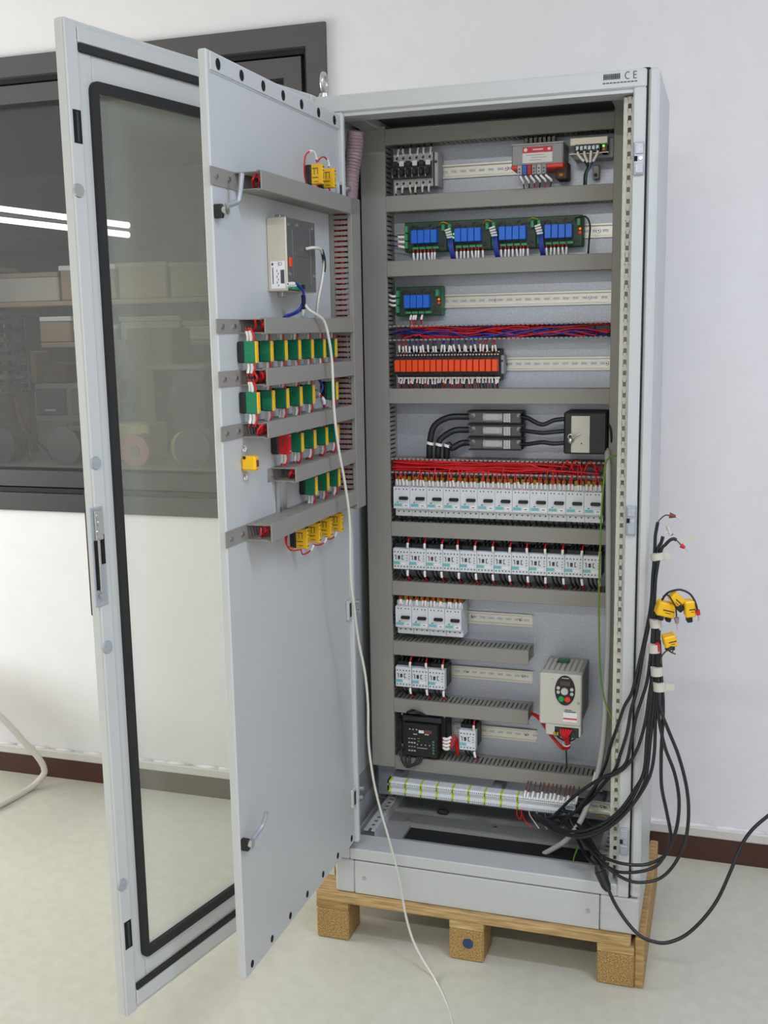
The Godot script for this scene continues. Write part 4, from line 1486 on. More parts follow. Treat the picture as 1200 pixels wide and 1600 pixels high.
func row_supply() -> void:
	# three fuse holders one above the other
	for i in 3:
		var y: float = 1.4385 - i * 0.0355
		var o := thing("fuse_holder", "black fuse holder with a silver label, %s of the stack of three" % ["top", "middle", "bottom"][i], "fuse holder", Vector3(0.402, y, PLATE), "stacked fuse holders")
		var k := Mesher.new()
		k.span(Vector3(-0.073, -0.0165, 0), Vector3(0.073, 0.0165, 0.040), 0.003)
		obj("base", k, M.black, o)
		k = Mesher.new()
		k.span(Vector3(-0.075, 0.0135, 0.02), Vector3(0.075, 0.0172, 0.066), 0.001)
		k.span(Vector3(-0.072, -0.0172, 0.02), Vector3(0.072, -0.0145, 0.064), 0.001)
		obj("side_rib", k, M.charcoal, o)
		k = Mesher.new()
		k.cyl(Vector3(-0.032, 0, 0.050), Vector3(0.020, 0, 0.050), 0.0125, -1, 16)
		obj("fuse_link", k, M.pale_grey, o)
		k = Mesher.new()
		k.box(Vector3(-0.006, 0.001, 0.0635), Vector3(0.040, 0.016, 0.0015), 0.0005)
		k.box(Vector3(-0.006, 0.001, 0.0645), Vector3(0.018, 0.002, 0.0006))
		obj("label", k, M.pale_grey, o)
		for j in 4:
			k = Mesher.new()
			k.box(Vector3(0.026 + j * 0.0048, -0.001, 0.0605), Vector3(0.0028, 0.023, 0.003))
			obj("white_louvre", k, M.sleeve, o)
		k = Mesher.new()
		k.span(Vector3(-0.070, -0.0142, 0.058), Vector3(0.070, 0.0133, 0.0668), 0.001)
		obj("clear_cover", k, M.clear_plastic, o)
		k = Mesher.new()
		for s in [-1, 1]:
			k.cyl(Vector3(s * 0.062, 0.004, 0.038), Vector3(s * 0.062, 0.004, 0.046), 0.0055, -1, 10)
		obj("terminal_screw", k, M.galvanised, o)
	# black isolator cover
	var o := thing("isolator", "black isolator box with a cream plate and a small metal padlock", "isolator", Vector3(0.6465, 1.4025, PLATE))
	var k := Mesher.new()
	k.span(Vector3(-0.055, -0.054, 0), Vector3(0.055, 0.055, 0.100), 0.004)
	obj("housing", k, M.black, o)
	k = Mesher.new()
	k.span(Vector3(-0.035, -0.050, 0.100), Vector3(0.0125, 0.045, 0.104), 0.001)
	var pl := obj("cream_plate", k, M.vfd_body, o)
	k = Mesher.new()
	k.cyl(Vector3(-0.008, -0.026, 0.104), Vector3(-0.008, -0.026, 0.1046), 0.002, -1, 8)
	obj("mark", k, M.black, pl)
	k = Mesher.new()
	k.ball(Vector3(-0.036, -0.018, 0.110), 0.0085, Vector3(1, 1, 0.7), 12, 8)
	k.torus(Vector3(-0.036, -0.008, 0.110), Vector3(0, 0, 1), 0.006, 0.002, 14, 6)
	obj("padlock", k, M.steel, o)
	k = Mesher.new()
	k.tube([Vector3(-0.030, -0.012, 0.112), Vector3(-0.020, -0.004, 0.113), Vector3(-0.010, 0.000, 0.112)], 0.0022, 6, 4)
	obj("hasp", k, M.steel, o)
	# thick supply cables
	for i in 3:
		var y: float = 1.4385 - i * 0.0355
		var x: float = 0.221 + i * 0.0245
		var c := lead("supply_cable", [Vector3(0.340, y, -0.262), Vector3(0.318, y, -0.258), Vector3(x + 0.05 - i * 0.008, y - 0.002, -0.250), Vector3(x + 0.012, y - 0.025 + i * 0.006, -0.246), Vector3(x, 1.366 + (1 - i) * 0.003, -0.244), Vector3(x - 0.005, 1.320, -0.252)], M.cable_black, 0.0095, 0, 0, "thick black supply cable bending from the %s fuse holder into the red wire duct" % ["top", "middle", "bottom"][i])
		k = Mesher.new()
		var b := Vector3(x + 0.0005, 1.366 - i * 0.003, -0.244)
		k.cyl(b + Vector3(0.001, 0.004, 0), b + Vector3(-0.001, -0.003, 0), 0.0105, -1, 12)
		obj("white_band", k, M.sleeve, c)
		var yb: float = 1.430 - i * 0.031
		lead("supply_cable", [Vector3(0.465, y, -0.258), Vector3(0.486, y - 0.001, -0.252), Vector3(0.527, [1.420, 1.398, 1.373][i], -0.246), Vector3(0.560, yb + 0.002, -0.246), Vector3(0.600, yb + 0.006, -0.248)], M.cable_black, 0.0062, 0, 0, "black supply cable between the %s fuse holder and the isolator box" % ["top", "middle", "bottom"][i])
	lead("isolator_cable", [Vector3(0.698, 1.43, -0.225), Vector3(0.709, 1.415, -0.215), Vector3(0.712, 1.38, -0.22), Vector3(0.709, 1.34, -0.24)], M.cable_black, 0.003, 0, 0, "thin black cable leaving the outer side of the isolator box")

func make_starter(label: String, at: Vector3, p: float) -> Node3D:
	var o := thing("motor_starter", label, "motor starter", at, "white motor starters")
	# origin: centre of the 90 mm body on the rail; front at z = 0.0775
	var k := Mesher.new()
	var hw := p / 2 - 0.0004
	var pr := PackedVector2Array([Vector2(0, -0.050), Vector2(0.058, -0.050), Vector2(0.058, -0.0285), Vector2(0.0775, -0.0265), Vector2(0.0775, 0.033), Vector2(0.060, 0.034), Vector2(0.060, 0.047), Vector2(0, 0.047)])
	k.prism(pr, Vector3(-hw, 0, 0), Vector3(0, 0, 1), Vector3(0, 1, 0), Vector3(hw * 2, 0, 0))
	obj("housing", k, M.device_white, o)
	k = Mesher.new()
	k.box(Vector3(0.0065, 0.003, 0.081), Vector3(0.0255, 0.0085, 0.010), 0.002)
	obj("rocker", k, M.navy if false else M.black, o)
	k = Mesher.new()
	k.box(Vector3(-0.0105, -0.0165, 0.0779), Vector3(0.0215, 0.0075, 0.0008))
	obj("teal_strip", k, M.teal, o)
	k = Mesher.new()
	k.box(Vector3(0.0125, -0.0175, 0.0782), Vector3(0.0165, 0.0095, 0.0012), 0.0004)
	var lb := obj("label", k, M.white, o)
	k = Mesher.new()
	k.box(Vector3(0.0125, -0.0175, 0.0789), Vector3(0.007, 0.002, 0.0004))
	obj("label_print", k, M.ink, lb)
	k = Mesher.new()
	holes(k, -0.0155, 0.009, 2, 0.0275, 0.0775, 0.0019)
	holes(k, 0.0060, 0.009, 2, 0.0275, 0.0775, 0.0019)
	holes(k, -0.0145, 0.0148, 3, -0.0375, 0.058, 0.0022)
	k.box(Vector3(-0.0115, -0.0095, 0.0777), Vector3(0.005, 0.0022, 0.0008))
	obj("terminal_screw", k, M.ink, o)
	for i in 3:
		k = Mesher.new()
		k.box(Vector3(-0.0150 + i * 0.0150, 0.053, 0.042), Vector3(0.0095, 0.014, 0.026), 0.0015)
		obj("yellow_insert", k, M.olive, o)
	return o

func row_starters() -> void:
	var p := 0.0475
	var x0 := 0.1220 + p / 2
	var y := 1.2135
	var o := make_starter("white motor starter next to the upright duct, first of the long row of twelve", Vector3(x0, y, RAIL), p)
	for i in range(1, 12):
		dup(o, Transform3D(Basis(), Vector3(x0 + i * p, y, RAIL)), "white motor starter with black rocker, %s of the long row from the hinged side" % NTH[i])
	for i in 4:
		dup(o, Transform3D(Basis(), Vector3(x0 + 0.0005 + i * p * 1.005, 0.8745, RAIL)), "white motor starter with black rocker, %s of the short row of four" % ["first", "second", "third", "last"][i])
	# red control wires fan from the open duct to the terminals, four per starter
	rng.seed = 12
	for i in 12:
		for j in 4:
			var x: float = x0 + i * p + [-0.0165, -0.0065, 0.0055, 0.0155][j] + rng.randf_range(-0.002, 0.002)
			var dx := rng.randf_range(-0.030, 0.022)
			var zt := rng.randf_range(-0.250, -0.226)
			lead("control_wire", [Vector3(x, y + 0.0335, -0.228), Vector3(x + dx * 0.06, y + 0.049, -0.223), Vector3(x + dx * 0.30, y + 0.066, -0.222), Vector3(x + dx * 0.7, y + 0.088, zt), Vector3(x + dx * 1.4, y + 0.104, zt - 0.012)], M.wire_red, 0.0018, 0.04, 0.24, "%s red control wire with white sleeve above motor starter number %s of the long row" % [NTH[j], ["one", "two", "three", "four", "five", "six", "seven", "eight", "nine", "ten", "eleven", "twelve"][i]], "red control wires above the long row of motor starters")
	for i in 4:
		for j in 4:
			var x: float = x0 + i * p + [-0.0165, -0.0065, 0.0055, 0.0155][j] + rng.randf_range(-0.0025, 0.0025)
			var dx := rng.randf_range(-0.004, 0.004)
			lead("control_wire", [Vector3(x, 0.8745 + 0.033, -0.229), Vector3(x + dx, 0.8745 + 0.050, -0.226), Vector3(x + dx, 0.8745 + 0.074, -0.248)], M.wire_red, 0.0018, 0.06, 0.38, "%s red control wire with white sleeve above the %s of four motor starters" % [NTH[j], NTH[i]], "red control wires above the four motor starters")
	# dark power wires dropping from the starters to the duct
	for i in 12:
		for j in 3:
			var x: float = x0 + i * p - 0.0148 + j * 0.0148
			lead("power_wire", [Vector3(x, y - 0.046, -0.246), Vector3(x + 0.003, y - 0.056, -0.244), Vector3(x + 0.006, y - 0.075, -0.256)], M.cable_black, 0.0026, 0, 0, "%s black power wire under the %s motor starter of the long row" % [NTH[j], NTH[i]], "black power wires under the motor starters")

func make_contactor(label: String, at: Vector3, p: float) -> Node3D:
	var o := thing("contactor", label, "contactor", at, "white fronted contactors")
	var hw := p / 2 - 0.0004
	var k := Mesher.new()
	k.span(Vector3(-hw, -0.030, 0), Vector3(hw, 0.030, 0.060), 0.002)
	obj("base", k, M.charcoal, o)
	k = Mesher.new()
	k.span(Vector3(-hw, 0.0285, 0.012), Vector3(hw, 0.0420, 0.062), 0.003)
	obj("surge_suppressor", k, M.black, o)
	k = Mesher.new()
	k.span(Vector3(-hw, -0.0295, 0.055), Vector3(hw, 0.0295, 0.0775), 0.0012)
	obj("front", k, M.device_white, o)
	k = Mesher.new()
	holes(k, -0.0180, 0.0090, 5, 0.0195, 0.0775, 0.0020)
	holes(k, -0.0180, 0.0090, 5, -0.0215, 0.0775, 0.0020)
	obj("terminal_screw", k, M.ink, o)
	k = Mesher.new()
	k.box(Vector3(-0.0135, -0.0115, 0.0779), Vector3(0.0195, 0.0080, 0.0008))
	obj("teal_strip", k, M.teal, o)
	k = Mesher.new()
	k.box(Vector3(0.0070, -0.0130, 0.0780), Vector3(0.0160, 0.0058, 0.001))
	obj("label", k, M.white, o)
	k = Mesher.new()
	for s in [-1, 1]:
		k.box(Vector3(-0.006 + s * 0.0088, 0.004, 0.0779), Vector3(0.0020, 0.012, 0.0008))
		k.box(Vector3(-0.006 + s * 0.0106, 0.0095, 0.0779), Vector3(0.0040, 0.002, 0.0008))
	k.box(Vector3(0.0055, -0.0015, 0.0779), Vector3(0.0040, 0.002, 0.0008))
	for j in 3:
		k.box(Vector3(0.0170, 0.010 - j * 0.007, 0.0779), Vector3(0.0038, 0.0016, 0.0008))
	obj("circuit_mark", k, M.ink, o)
	k = Mesher.new()
	k.box(Vector3(-0.006, 0.004, 0.0785), Vector3(0.0064, 0.0105, 0.002), 0.0005)
	var pl := obj("plunger", k, M.black, o)
	k = Mesher.new()
	k.box(Vector3(-0.006, 0.003, 0.0796), Vector3(0.0030, 0.006, 0.0006))
	obj("plunger_face", k, M.brick_red, pl)
	return o

func contactor_wires(x: float, y: float, p: float, where: String, which: String) -> void:
	for s in [1, -1]:
		for j in 3:
			var xx: float = x - 0.014 + j * 0.0115
			lead("power_wire", [Vector3(xx, y + s * 0.028, -0.245), Vector3(xx + 0.004, y + s * 0.046, -0.240), Vector3(xx + 0.010, y + s * 0.066, -0.262)], M.cable_black, 0.0027, 0, 0, "%s black power wire %s %s" % [NTH[j], "above" if s > 0 else "below", which], "black power wires %s %s" % ["above" if s > 0 else "below", where])
		var xr := x + 0.0195 + rng.randf_range(-0.002, 0.002)
		var dx := rng.randf_range(-0.003, 0.003) + (0.004 if s < 0 else 0.001)
		lead("coil_wire", [Vector3(xr, y + s * 0.0300, -0.2165), Vector3(xr + dx * 0.5, y + s * 0.046, -0.2140), Vector3(xr + dx, y + s * 0.068, -0.240)], M.wire_red, 0.0021, 0.04, 0.34, "red coil wire with a white sleeve %s %s" % ["above" if s > 0 else "below", which], "red coil wires %s %s" % ["above" if s > 0 else "below", where])

func row_contactors() -> void:
	var p := 0.0478
	var x0 := 0.1180 + p / 2
	var y := 1.0445
	rng.seed = 31
	var o := make_contactor("white fronted contactor next to the upright duct, first of the long row of twelve", Vector3(x0, y, RAIL), p)
	for i in 12:
		if i > 0:
			dup(o, Transform3D(Basis(), Vector3(x0 + i * p, y + i * 0.0003, RAIL)), "white fronted contactor, %s of the long row of twelve from the hinged side" % NTH[i])
		contactor_wires(x0 + i * p, y, p, "the long row of contactors", "the %s contactor of the long row" % NTH[i])
	for i in 3:
		dup(o, Transform3D(Basis(), Vector3(0.1195 + p / 2 + i * p * 1.015, 0.7015, RAIL)), "white fronted contactor, %s of the short row of three" % ["first, beside the upright duct,", "middle one", "last, beside the bare rail,"][i])
		contactor_wires(0.1195 + p / 2 + i * p * 1.015, 0.7015, p, "the short row of three contactors", "the %s of three contactors" % NTH[i])
	dup(o, Transform3D(Basis(), Vector3(0.3285, 0.5310, RAIL)), "single white fronted contactor beside the black controller with green lights", "single contactor")
	contactor_wires(0.3285, 0.5310, p, "the single contactor", "the single contactor")

func row_lower() -> void:
	# black controller with indicator print
	var o := thing("motor_controller", "black motor controller with rows of white print and a column of green markers", "controller", Vector3(0.1965, 0.5300, PLATE))
	var k := Mesher.new()
	k.span(Vector3(-0.070, -0.050, 0), Vector3(0.066, 0.062, 0.060), 0.004)
	obj("base", k, M.black, o)
	k = Mesher.new()
	k.span(Vector3(-0.054, -0.058, 0.058), Vector3(0.050, 0.040, 0.100), 0.004)
	var f := obj("front_cover", k, M.charcoal, o)
	f.material_override = M.black
	k = Mesher.new()
	k.span(Vector3(-0.058, 0.040, 0.05), Vector3(0.056, 0.056, 0.086), 0.003)
	obj("terminal_cover", k, M.charcoal, o)
	rng.seed = 8
	k = Mesher.new()
	for i in 3:
		k.box(Vector3(-0.032 + i * 0.010, 0.024, 0.1004), Vector3(0.004, 0.003, 0.0008))
		for j in 4:
			k.box(Vector3(-0.034 + i * 0.008, -0.004 - j * 0.012, 0.1004), Vector3(0.005, 0.004 if j % 2 else 0.002, 0.0008))
	k.box(Vector3(-0.016, 0.010, 0.1004), Vector3(0.012, 0.0022, 0.0008))
	k.box(Vector3(0.018, 0.012, 0.1004), Vector3(0.012, 0.003, 0.0008))
	k.box(Vector3(0.004, -0.030, 0.1004), Vector3(0.030, 0.0016, 0.0008))
	for i in 4:
		k.box(Vector3(-0.010 + i * 0.012, -0.020, 0.1004), Vector3(0.003, 0.003, 0.0008))
	obj("white_print", k, M.pale_grey, f)
	k = Mesher.new()
	k.box(Vector3(0.002, 0.019, 0.1004), Vector3(0.015, 0.008, 0.0012))
	obj("label", k, M.white, f)
	k = Mesher.new()
	k.box(Vector3(0.022, 0.020, 0.1003), Vector3(0.020, 0.010, 0.001))
	obj("display_window", k, M.brick_red, f)
	for i in 5:
		k = Mesher.new()
		k.box(Vector3(0.037, -0.008 - i * 0.0085, 0.1008), Vector3(0.0055, 0.005, 0.002), 0.0006)
		obj("green_marker", k, M.terminal_green, f)
	k = Mesher.new()
	for q in [[-0.006, -0.002], [-0.006, -0.010]]:
		k.box(Vector3(q[0], q[1], 0.1004), Vector3(0.006, 0.003, 0.0008))
	obj("green_print", k, M.led_green if false else M.wire_green, f)
	for q in [[-0.066, 0.052], [-0.066, -0.042], [0.060, 0.056]]:
		k = Mesher.new()
		k.cyl(Vector3(q[0], q[1], 0.059), Vector3(q[0], q[1], 0.063), 0.003, -1, 8)
		obj("screw", k, M.steel, o)
	# looped black leads of the controller
	for i in 3:
		lead("controller_cable", [Vector3(0.150 + i * 0.006, 0.585, -0.235), Vector3(0.155 + i * 0.006, 0.600 + i * 0.003, -0.212), Vector3(0.178 + i * 0.005, 0.602 + i * 0.002, -0.206), Vector3(0.205 + i * 0.004, 0.586, -0.225)], M.cable_black, 0.0028, 0, 0, "%s black lead arching over the top of the black motor controller" % ["lowest", "middle", "highest"][i], "leads arching over the black motor controller")
	for i in 3:
		lead("controller_cable", [Vector3(0.137 + i * 0.012, 0.486, -0.215), Vector3(0.138 + i * 0.012, 0.462, -0.200), Vector3(0.156 + i * 0.005, 0.440 + i * 0.004, -0.196), Vector3(0.180 + i * 0.005, 0.455, -0.198), Vector3(0.187 + i * 0.007, 0.478, -0.210)], M.cable_black, 0.0033, 0, 0, "black lead looping under the black motor controller, %s" % ["outermost", "middle", "innermost"][i], "leads looping under the black motor controller")
	for i in 4:
		lead("control_wire", [Vector3(0.256, 0.533 - i * 0.009, -0.212), Vector3(0.272, 0.532 - i * 0.010, -0.206), Vector3(0.289, 0.540 - i * 0.008, -0.214), Vector3(0.298 - i * 0.003, 0.525 - i * 0.006, -0.226), Vector3(0.294, 0.470, -0.244)], M.wire_red, 0.0024, 0.05, 0.26, "red wire with white sleeve beside the black motor controller, %s from the top" % NTH[i], "red wires beside the black motor controller")
	# frequency inverter
	o = thing("frequency_inverter", "cream frequency inverter with an oval black keypad", "frequency inverter", Vector3(0.5985, 0.600, PLATE))
	k = Mesher.new()
	k.span(Vector3(-0.0545, 0.032, 0.0), Vector3(0.0555, 0.169, 0.150), 0.003)
	obj("case", k, M.vfd_grey, o)
	k = Mesher.new()
	k.span(Vector3(-0.0550, 0.031, 0.125), Vector3(0.0560, 0.1715, 0.160), 0.003)
	k.span(Vector3(-0.0390, 0.000, 0.120), Vector3(0.0560, 0.033, 0.158), 0.003)
	var fc := obj("front_cover", k, M.vfd_body, o)
	k = Mesher.new()
	k.span(Vector3(-0.014, -0.002, 0.13), Vector3(0.050, 0.026, 0.1588), 0.001)
	obj("terminal_opening", k, M.charcoal, fc)
	for i in 7:
		k = Mesher.new()
		k.span(Vector3(-0.048 + i * 0.014, 0.165, 0.02), Vector3(-0.040 + i * 0.014, 0.1705, 0.118))
		obj("vent_rib", k, M.vfd_body, o)
	k = Mesher.new()
	k.box(Vector3(-0.008, 0.172, 0.045), Vector3(0.034, 0.010, 0.03), 0.003)
	obj("cable_entry", k, M.board_green, o)
	k = Mesher.new()
	k.t = Transform3D(Basis().scaled(Vector3(0.0265, 0.0410, 1)), Vector3(0.0130, 0.1285, 0.160))
	k.cyl(Vector3(0, 0, 0), Vector3(0, 0, 0.0025), 1.0, -1, 36)
	var kp := obj("keypad", k, M.black, fc)
	k = Mesher.new()
	k.cyl(Vector3(0.0120, 0.1265, 0.1625), Vector3(0.0120, 0.1265, 0.1665), 0.0100, 0.0092, 24)
	obj("dial", k, M.vfd_body, kp)
	for q in [[-0.0045, 0.1350], [-0.0045, 0.1235], [0.0310, 0.1330], [0.0310, 0.1205]]:
		k = Mesher.new()
		k.cyl(Vector3(q[0], q[1], 0.1625), Vector3(q[0], q[1], 0.1645), 0.0046, -1, 14)
		obj("key", k, M.pale_grey, kp)
	k = Mesher.new()
	k.cyl(Vector3(0.0035, 0.1055, 0.1625), Vector3(0.0035, 0.1055, 0.165), 0.0075, -1, 18)
	obj("run_button", k, M.button_green, kp)
	k = Mesher.new()
	k.cyl(Vector3(0.0200, 0.1050, 0.1625), Vector3(0.0200, 0.1050, 0.165), 0.0075, -1, 18)
	obj("stop_button", k, M.button_red, kp)
	k = Mesher.new()
	k.box(Vector3(0.0135, 0.1625, 0.1628), Vector3(0.018, 0.0022, 0.0006))
	obj("keypad_print", k, M.pale_grey, kp)
	k = Mesher.new()
	k.box(Vector3(0.0130, 0.1480, 0.1627), Vector3(0.026, 0.012, 0.0008))
	obj("display", k, M.brick_red if false else M.component_brown, kp)
	k = Mesher.new()
	k.box(Vector3(0.0270, 0.0550, 0.1606), Vector3(0.0370, 0.026, 0.001))
	var lb := obj("label", k, M.white, fc)
	k = Mesher.new()
	k.box(Vector3(0.0270, 0.0510, 0.1613), Vector3(0.0360, 0.0042, 0.0005))
	obj("red_line", k, M.label_red, lb)
	k = Mesher.new()
	k.box(Vector3(0.0215, 0.0745, 0.1604), Vector3(0.018, 0.0022, 0.0006))
	k.box(Vector3(0.0265, 0.0700, 0.1604), Vector3(0.030, 0.0022, 0.0006))
	obj("print_line", k, M.ink, fc)
	k = Mesher.new()
	k.cyl(Vector3(-0.020, 0.158, 0.160), Vector3(-0.020, 0.158, 0.1608), 0.0022, -1, 10)
	k.cyl(Vector3(0.0485, 0.0960, 0.160), Vector3(0.0485, 0.0960, 0.1610), 0.0042, -1, 12)
	obj("cover_screw", k, M.device_grey, fc)
	k = Mesher.new()
	k.box(Vector3(-0.010, 0.006, 0.160), Vector3(0.014, 0.010, 0.003), 0.001)
	obj("warning_tag", k, M.olive, fc)
	# inverter leads
	for i in 5:
		var x: float = 0.602 + i * 0.0072
		lead("inverter_wire", [Vector3(x, 0.622, -0.137), Vector3(x + 0.003 - i * 0.003, 0.606, -0.135), Vector3(0.613 + i * 0.002, 0.585, -0.150), Vector3(0.612 + i * 0.002, 0.560, -0.175), Vector3(0.600 + i * 0.002, 0.545, -0.190), Vector3(0.588 + i * 0.001, 0.552, -0.195), Vector3(0.560, 0.585 + i * 0.001, -0.195), Vector3(0.535, 0.615 + i * 0.002, -0.205), Vector3(0.506, 0.622, -0.235)], M.wire_red, 0.0040 if i == 2 else 0.0033, 0, 0, "red power wire looping under the frequency inverter, %s from its near corner" % NTH[i], "red wires under the frequency inverter")
	for i in 5:
		var x: float = 0.588 + i * 0.011
		lead("inverter_wire", [Vector3(x, 0.615, -0.140), Vector3(x + 0.006, 0.595, -0.145), Vector3(0.612, 0.566, -0.185), Vector3(0.606, 0.535, -0.215), Vector3(0.604, 0.47, -0.245)], [M.cable_black, M.wire_green, M.charcoal, M.charcoal, M.board_green][i], 0.0022, 0, 0, "%s wire running down from the %s terminal of the frequency inverter" % [["black", "green", "dark grey", "grey black", "dark green"][i], NTH[i]])
	var tie := Mesher.new()
	tie.torus(Vector3(0.614, 0.572, -0.163), Vector3(0.1, 1, 0.5), 0.0095, 0.0018, 16, 6)
	tag(obj("cable_tie", tie, M.sleeve), "white cable tie round the red wires under the frequency inverter", "cable tie")

func row_terminals() -> void:
	var o := rail("slotted rail end sticking out beside the terminal strip", 0.100, 0.740, 0.3845, [0.705], -0.205)
	for x in [0.115, 0.41, 0.695]:
		var k := Mesher.new()
		k.span(Vector3(x - 0.1 - 0.015, -0.014, -0.093), Vector3(x - 0.1 + 0.015, 0.014, -0.001), 0.003)
		obj("standoff", k, M.galvanised, o)
	# slices of the strip
	var pr := PackedVector2Array([Vector2(0, -0.022), Vector2(0.024, -0.022), Vector2(0.034, -0.015), Vector2(0.034, -0.006), Vector2(0.026, -0.001), Vector2(0.030, 0.004), Vector2(0.034, 0.012), Vector2(0.028, 0.021), Vector2(0, 0.022)])
	var mk := func(w: float) -> Mesher:
		var k := Mesher.new()
		k.prism(pr, Vector3(-w / 2, 0, 0), Vector3(0, 0, 1), Vector3(0, 1, 0), Vector3(w, 0, 0))
		return k
	var y := 0.3845
	var z := -0.1965
	var pitch := 0.00575
	var first: Node3D = null
	var earth: Node3D = null
	for i in 92:
		var x: float = 0.113 + i * pitch
		var xf := Transform3D(Basis(), Vector3(x, y, z))
		if i % 8 == 0 and i <= 64:
			if earth == null:
				earth = thing("earth_terminal", "yellow and green earth terminal, first of the nine in the terminal strip", "terminal", xf.origin, "earth terminals")
				obj("terminal_body", mk.call(pitch - 0.0002), M.yellow_green, earth)
				var k := Mesher.new()
				k.box(Vector3(0, 0.013, 0.033), Vector3(0.0036, 0.010, 0.004), 0.001)
				k.box(Vector3(0, -0.012, 0.034), Vector3(0.0036, 0.006, 0.003), 0.001)
				obj("green_flank", k, M.wire_green, earth)
			else:
				dup(earth, xf, "yellow and green earth terminal, %s of the nine along the terminal strip" % NTH[i / 8])
			continue
		var late := i > 64
		if first == null:
			first = thing("rail_terminal", "pale grey terminal, first after the first earth terminal of the strip", "terminal", xf.origin, "grey terminals between earth terminals")
			obj("terminal_body", mk.call(pitch - 0.0004), M.device_white, first)
			var k := Mesher.new()
			holes(k, 0, 0, 1, 0.015, 0.033, 0.0014)
			holes(k, 0, 0, 1, -0.011, 0.034, 0.0014)
			obj("terminal_screw", k, M.ink, first)
		else:
			dup(first, xf, "pale grey terminal, %s past the last earth terminal of the strip" % nth(i - 65) if late else "pale grey terminal, %s after the %s earth terminal of the strip" % [NTH[i % 8 - 1], NTH[i / 8]], "grey terminals past the last earth terminal" if late else "")
	# white markers and red wires at the far part of the strip
	rng.seed = 55
	for i in 13:
		var x: float = 0.498 + i * 0.0118 + rng.randf_range(-0.002, 0.002)
		lead("terminal_wire", [Vector3(x, y + 0.017, -0.166), Vector3(x + 0.001, y + 0.025, -0.168), Vector3(x + 0.002, y + 0.034, -0.185), Vector3(x + 0.002, y + 0.045, -0.225)], M.brick_red, 0.0020, 0.0, 0.2 + rng.randf() * 0.15, "dark red wire with white sleeve above the terminal strip's far end, %s of thirteen" % NTH[i], "wires above the far end of the terminal strip")
	for i in 5:
		var x: float = 0.488 + i * 0.022
		lead("terminal_wire", [Vector3(x, y - 0.020, -0.178), Vector3(x + 0.004, y - 0.035, -0.175), Vector3(x + 0.012 + i * 0.004, y - 0.055, -0.178), Vector3(x + 0.03, y - 0.070, -0.172)], [M.wire_red, M.cable_white, M.cable_white, M.steel_blue, M.cable_white][i], 0.0016, 0, 0, "%s core leaving the underside of the terminal strip, %s from its middle" % [["red", "white", "white", "blue grey", "white"][i], NTH[i]])
	for s in [0, 1]:
		o = thing("end_clamp", ["black end clamp on the rail past the terminal strip", "dark grey end clamp against the hinged side end of the terminal strip"][s], "end clamp", Vector3([0.652, 0.1065][s], y + 0.006, z))
		var k := Mesher.new()
		k.box(Vector3(0, 0, 0.014), Vector3(0.026 if s == 0 else 0.006, 0.036, 0.028), 0.003)
		obj("clamp_body", k, M.black if s == 0 else M.charcoal, o)
		k = Mesher.new()
		k.cyl(Vector3(0, 0.004, 0.027), Vector3(0, 0.004, 0.030), 0.003, -1, 8)
		obj("screw", k, M.steel, o)

# ---------------------------------------------------------------- the swing panel's back side
func make_block(label: String, xf: Transform3D, body: Material, front: Material, h := 0.044, group := "") -> Node3D:
	var o := thing("contact_block", label, "contact block", Vector3.ZERO, group)
	o.transform = xf
	var k := Mesher.new()
	k.box(Vector3(0, 0, 0.0075), Vector3(0.0135, h, 0.016), 0.003)
	obj("collar", k, M.black, o)
	k = Mesher.new()
	k.box(Vector3(0, 0, 0.0275), Vector3(0.0125, h, 0.026), 0.002)
	obj("block_body", k, body, o)
	k = Mesher.new()
	k.box(Vector3(0, 0, 0.0410), Vector3(0.0122, h, 0.0030), 0.001)
	obj("front_strip", k, front, o)
	k = Mesher.new()
	for s in [-1, 1]:
		for q in [-1, 1]:
			k.cyl(Vector3(q * 0.003, s * (h / 2 - 0.006), 0.0420), Vector3(q * 0.003, s * (h / 2 - 0.006), 0.0430), 0.0018, -1, 8)
	obj("terminal_screw", k, M.ink if body == M.yellow else M.beige_metal, o)
	return o

func green_print(o: Node3D) -> void:
	# pale terminal numbers on the flank, too small to read
	var k := Mesher.new()
	for i in 3:
		k.box(Vector3(-0.00635, 0.013 - i * 0.013, 0.024), Vector3(0.0004, 0.0012, 0.014 - i * 0.003))
		k.box(Vector3(-0.00635, 0.010 - i * 0.013, 0.029 - i * 0.004), Vector3(0.0004, 0.0012, 0.007))
	k.box(Vector3(-0.00635, 0.002, 0.033), Vector3(0.0004, 0.016, 0.0009))
	obj("circuit_print", k, M.terminal_green, o)

func yellow_print(o: Node3D) -> void:
	# black circuit symbols printed on the flank that faces the free edge
	var k := Mesher.new()
	for s in [-1, 1]:
		k.box(Vector3(-0.00635, 0.010 * s + 0.003, 0.025), Vector3(0.0004, 0.002, 0.014))
		k.box(Vector3(-0.00635, 0.006, 0.027 + s * 0.004), Vector3(0.0004, 0.013, 0.0016))
	k.box(Vector3(-0.00635, -0.016, 0.027), Vector3(0.0004, 0.0015, 0.011))
	k.box(Vector3(0, 0.008, 0.0427), Vector3(0.008, 0.0016, 0.0004))
	k.box(Vector3(0, -0.004, 0.0427), Vector3(0.0016, 0.012, 0.0004))
	obj("circuit_print", k, M.ink, o)

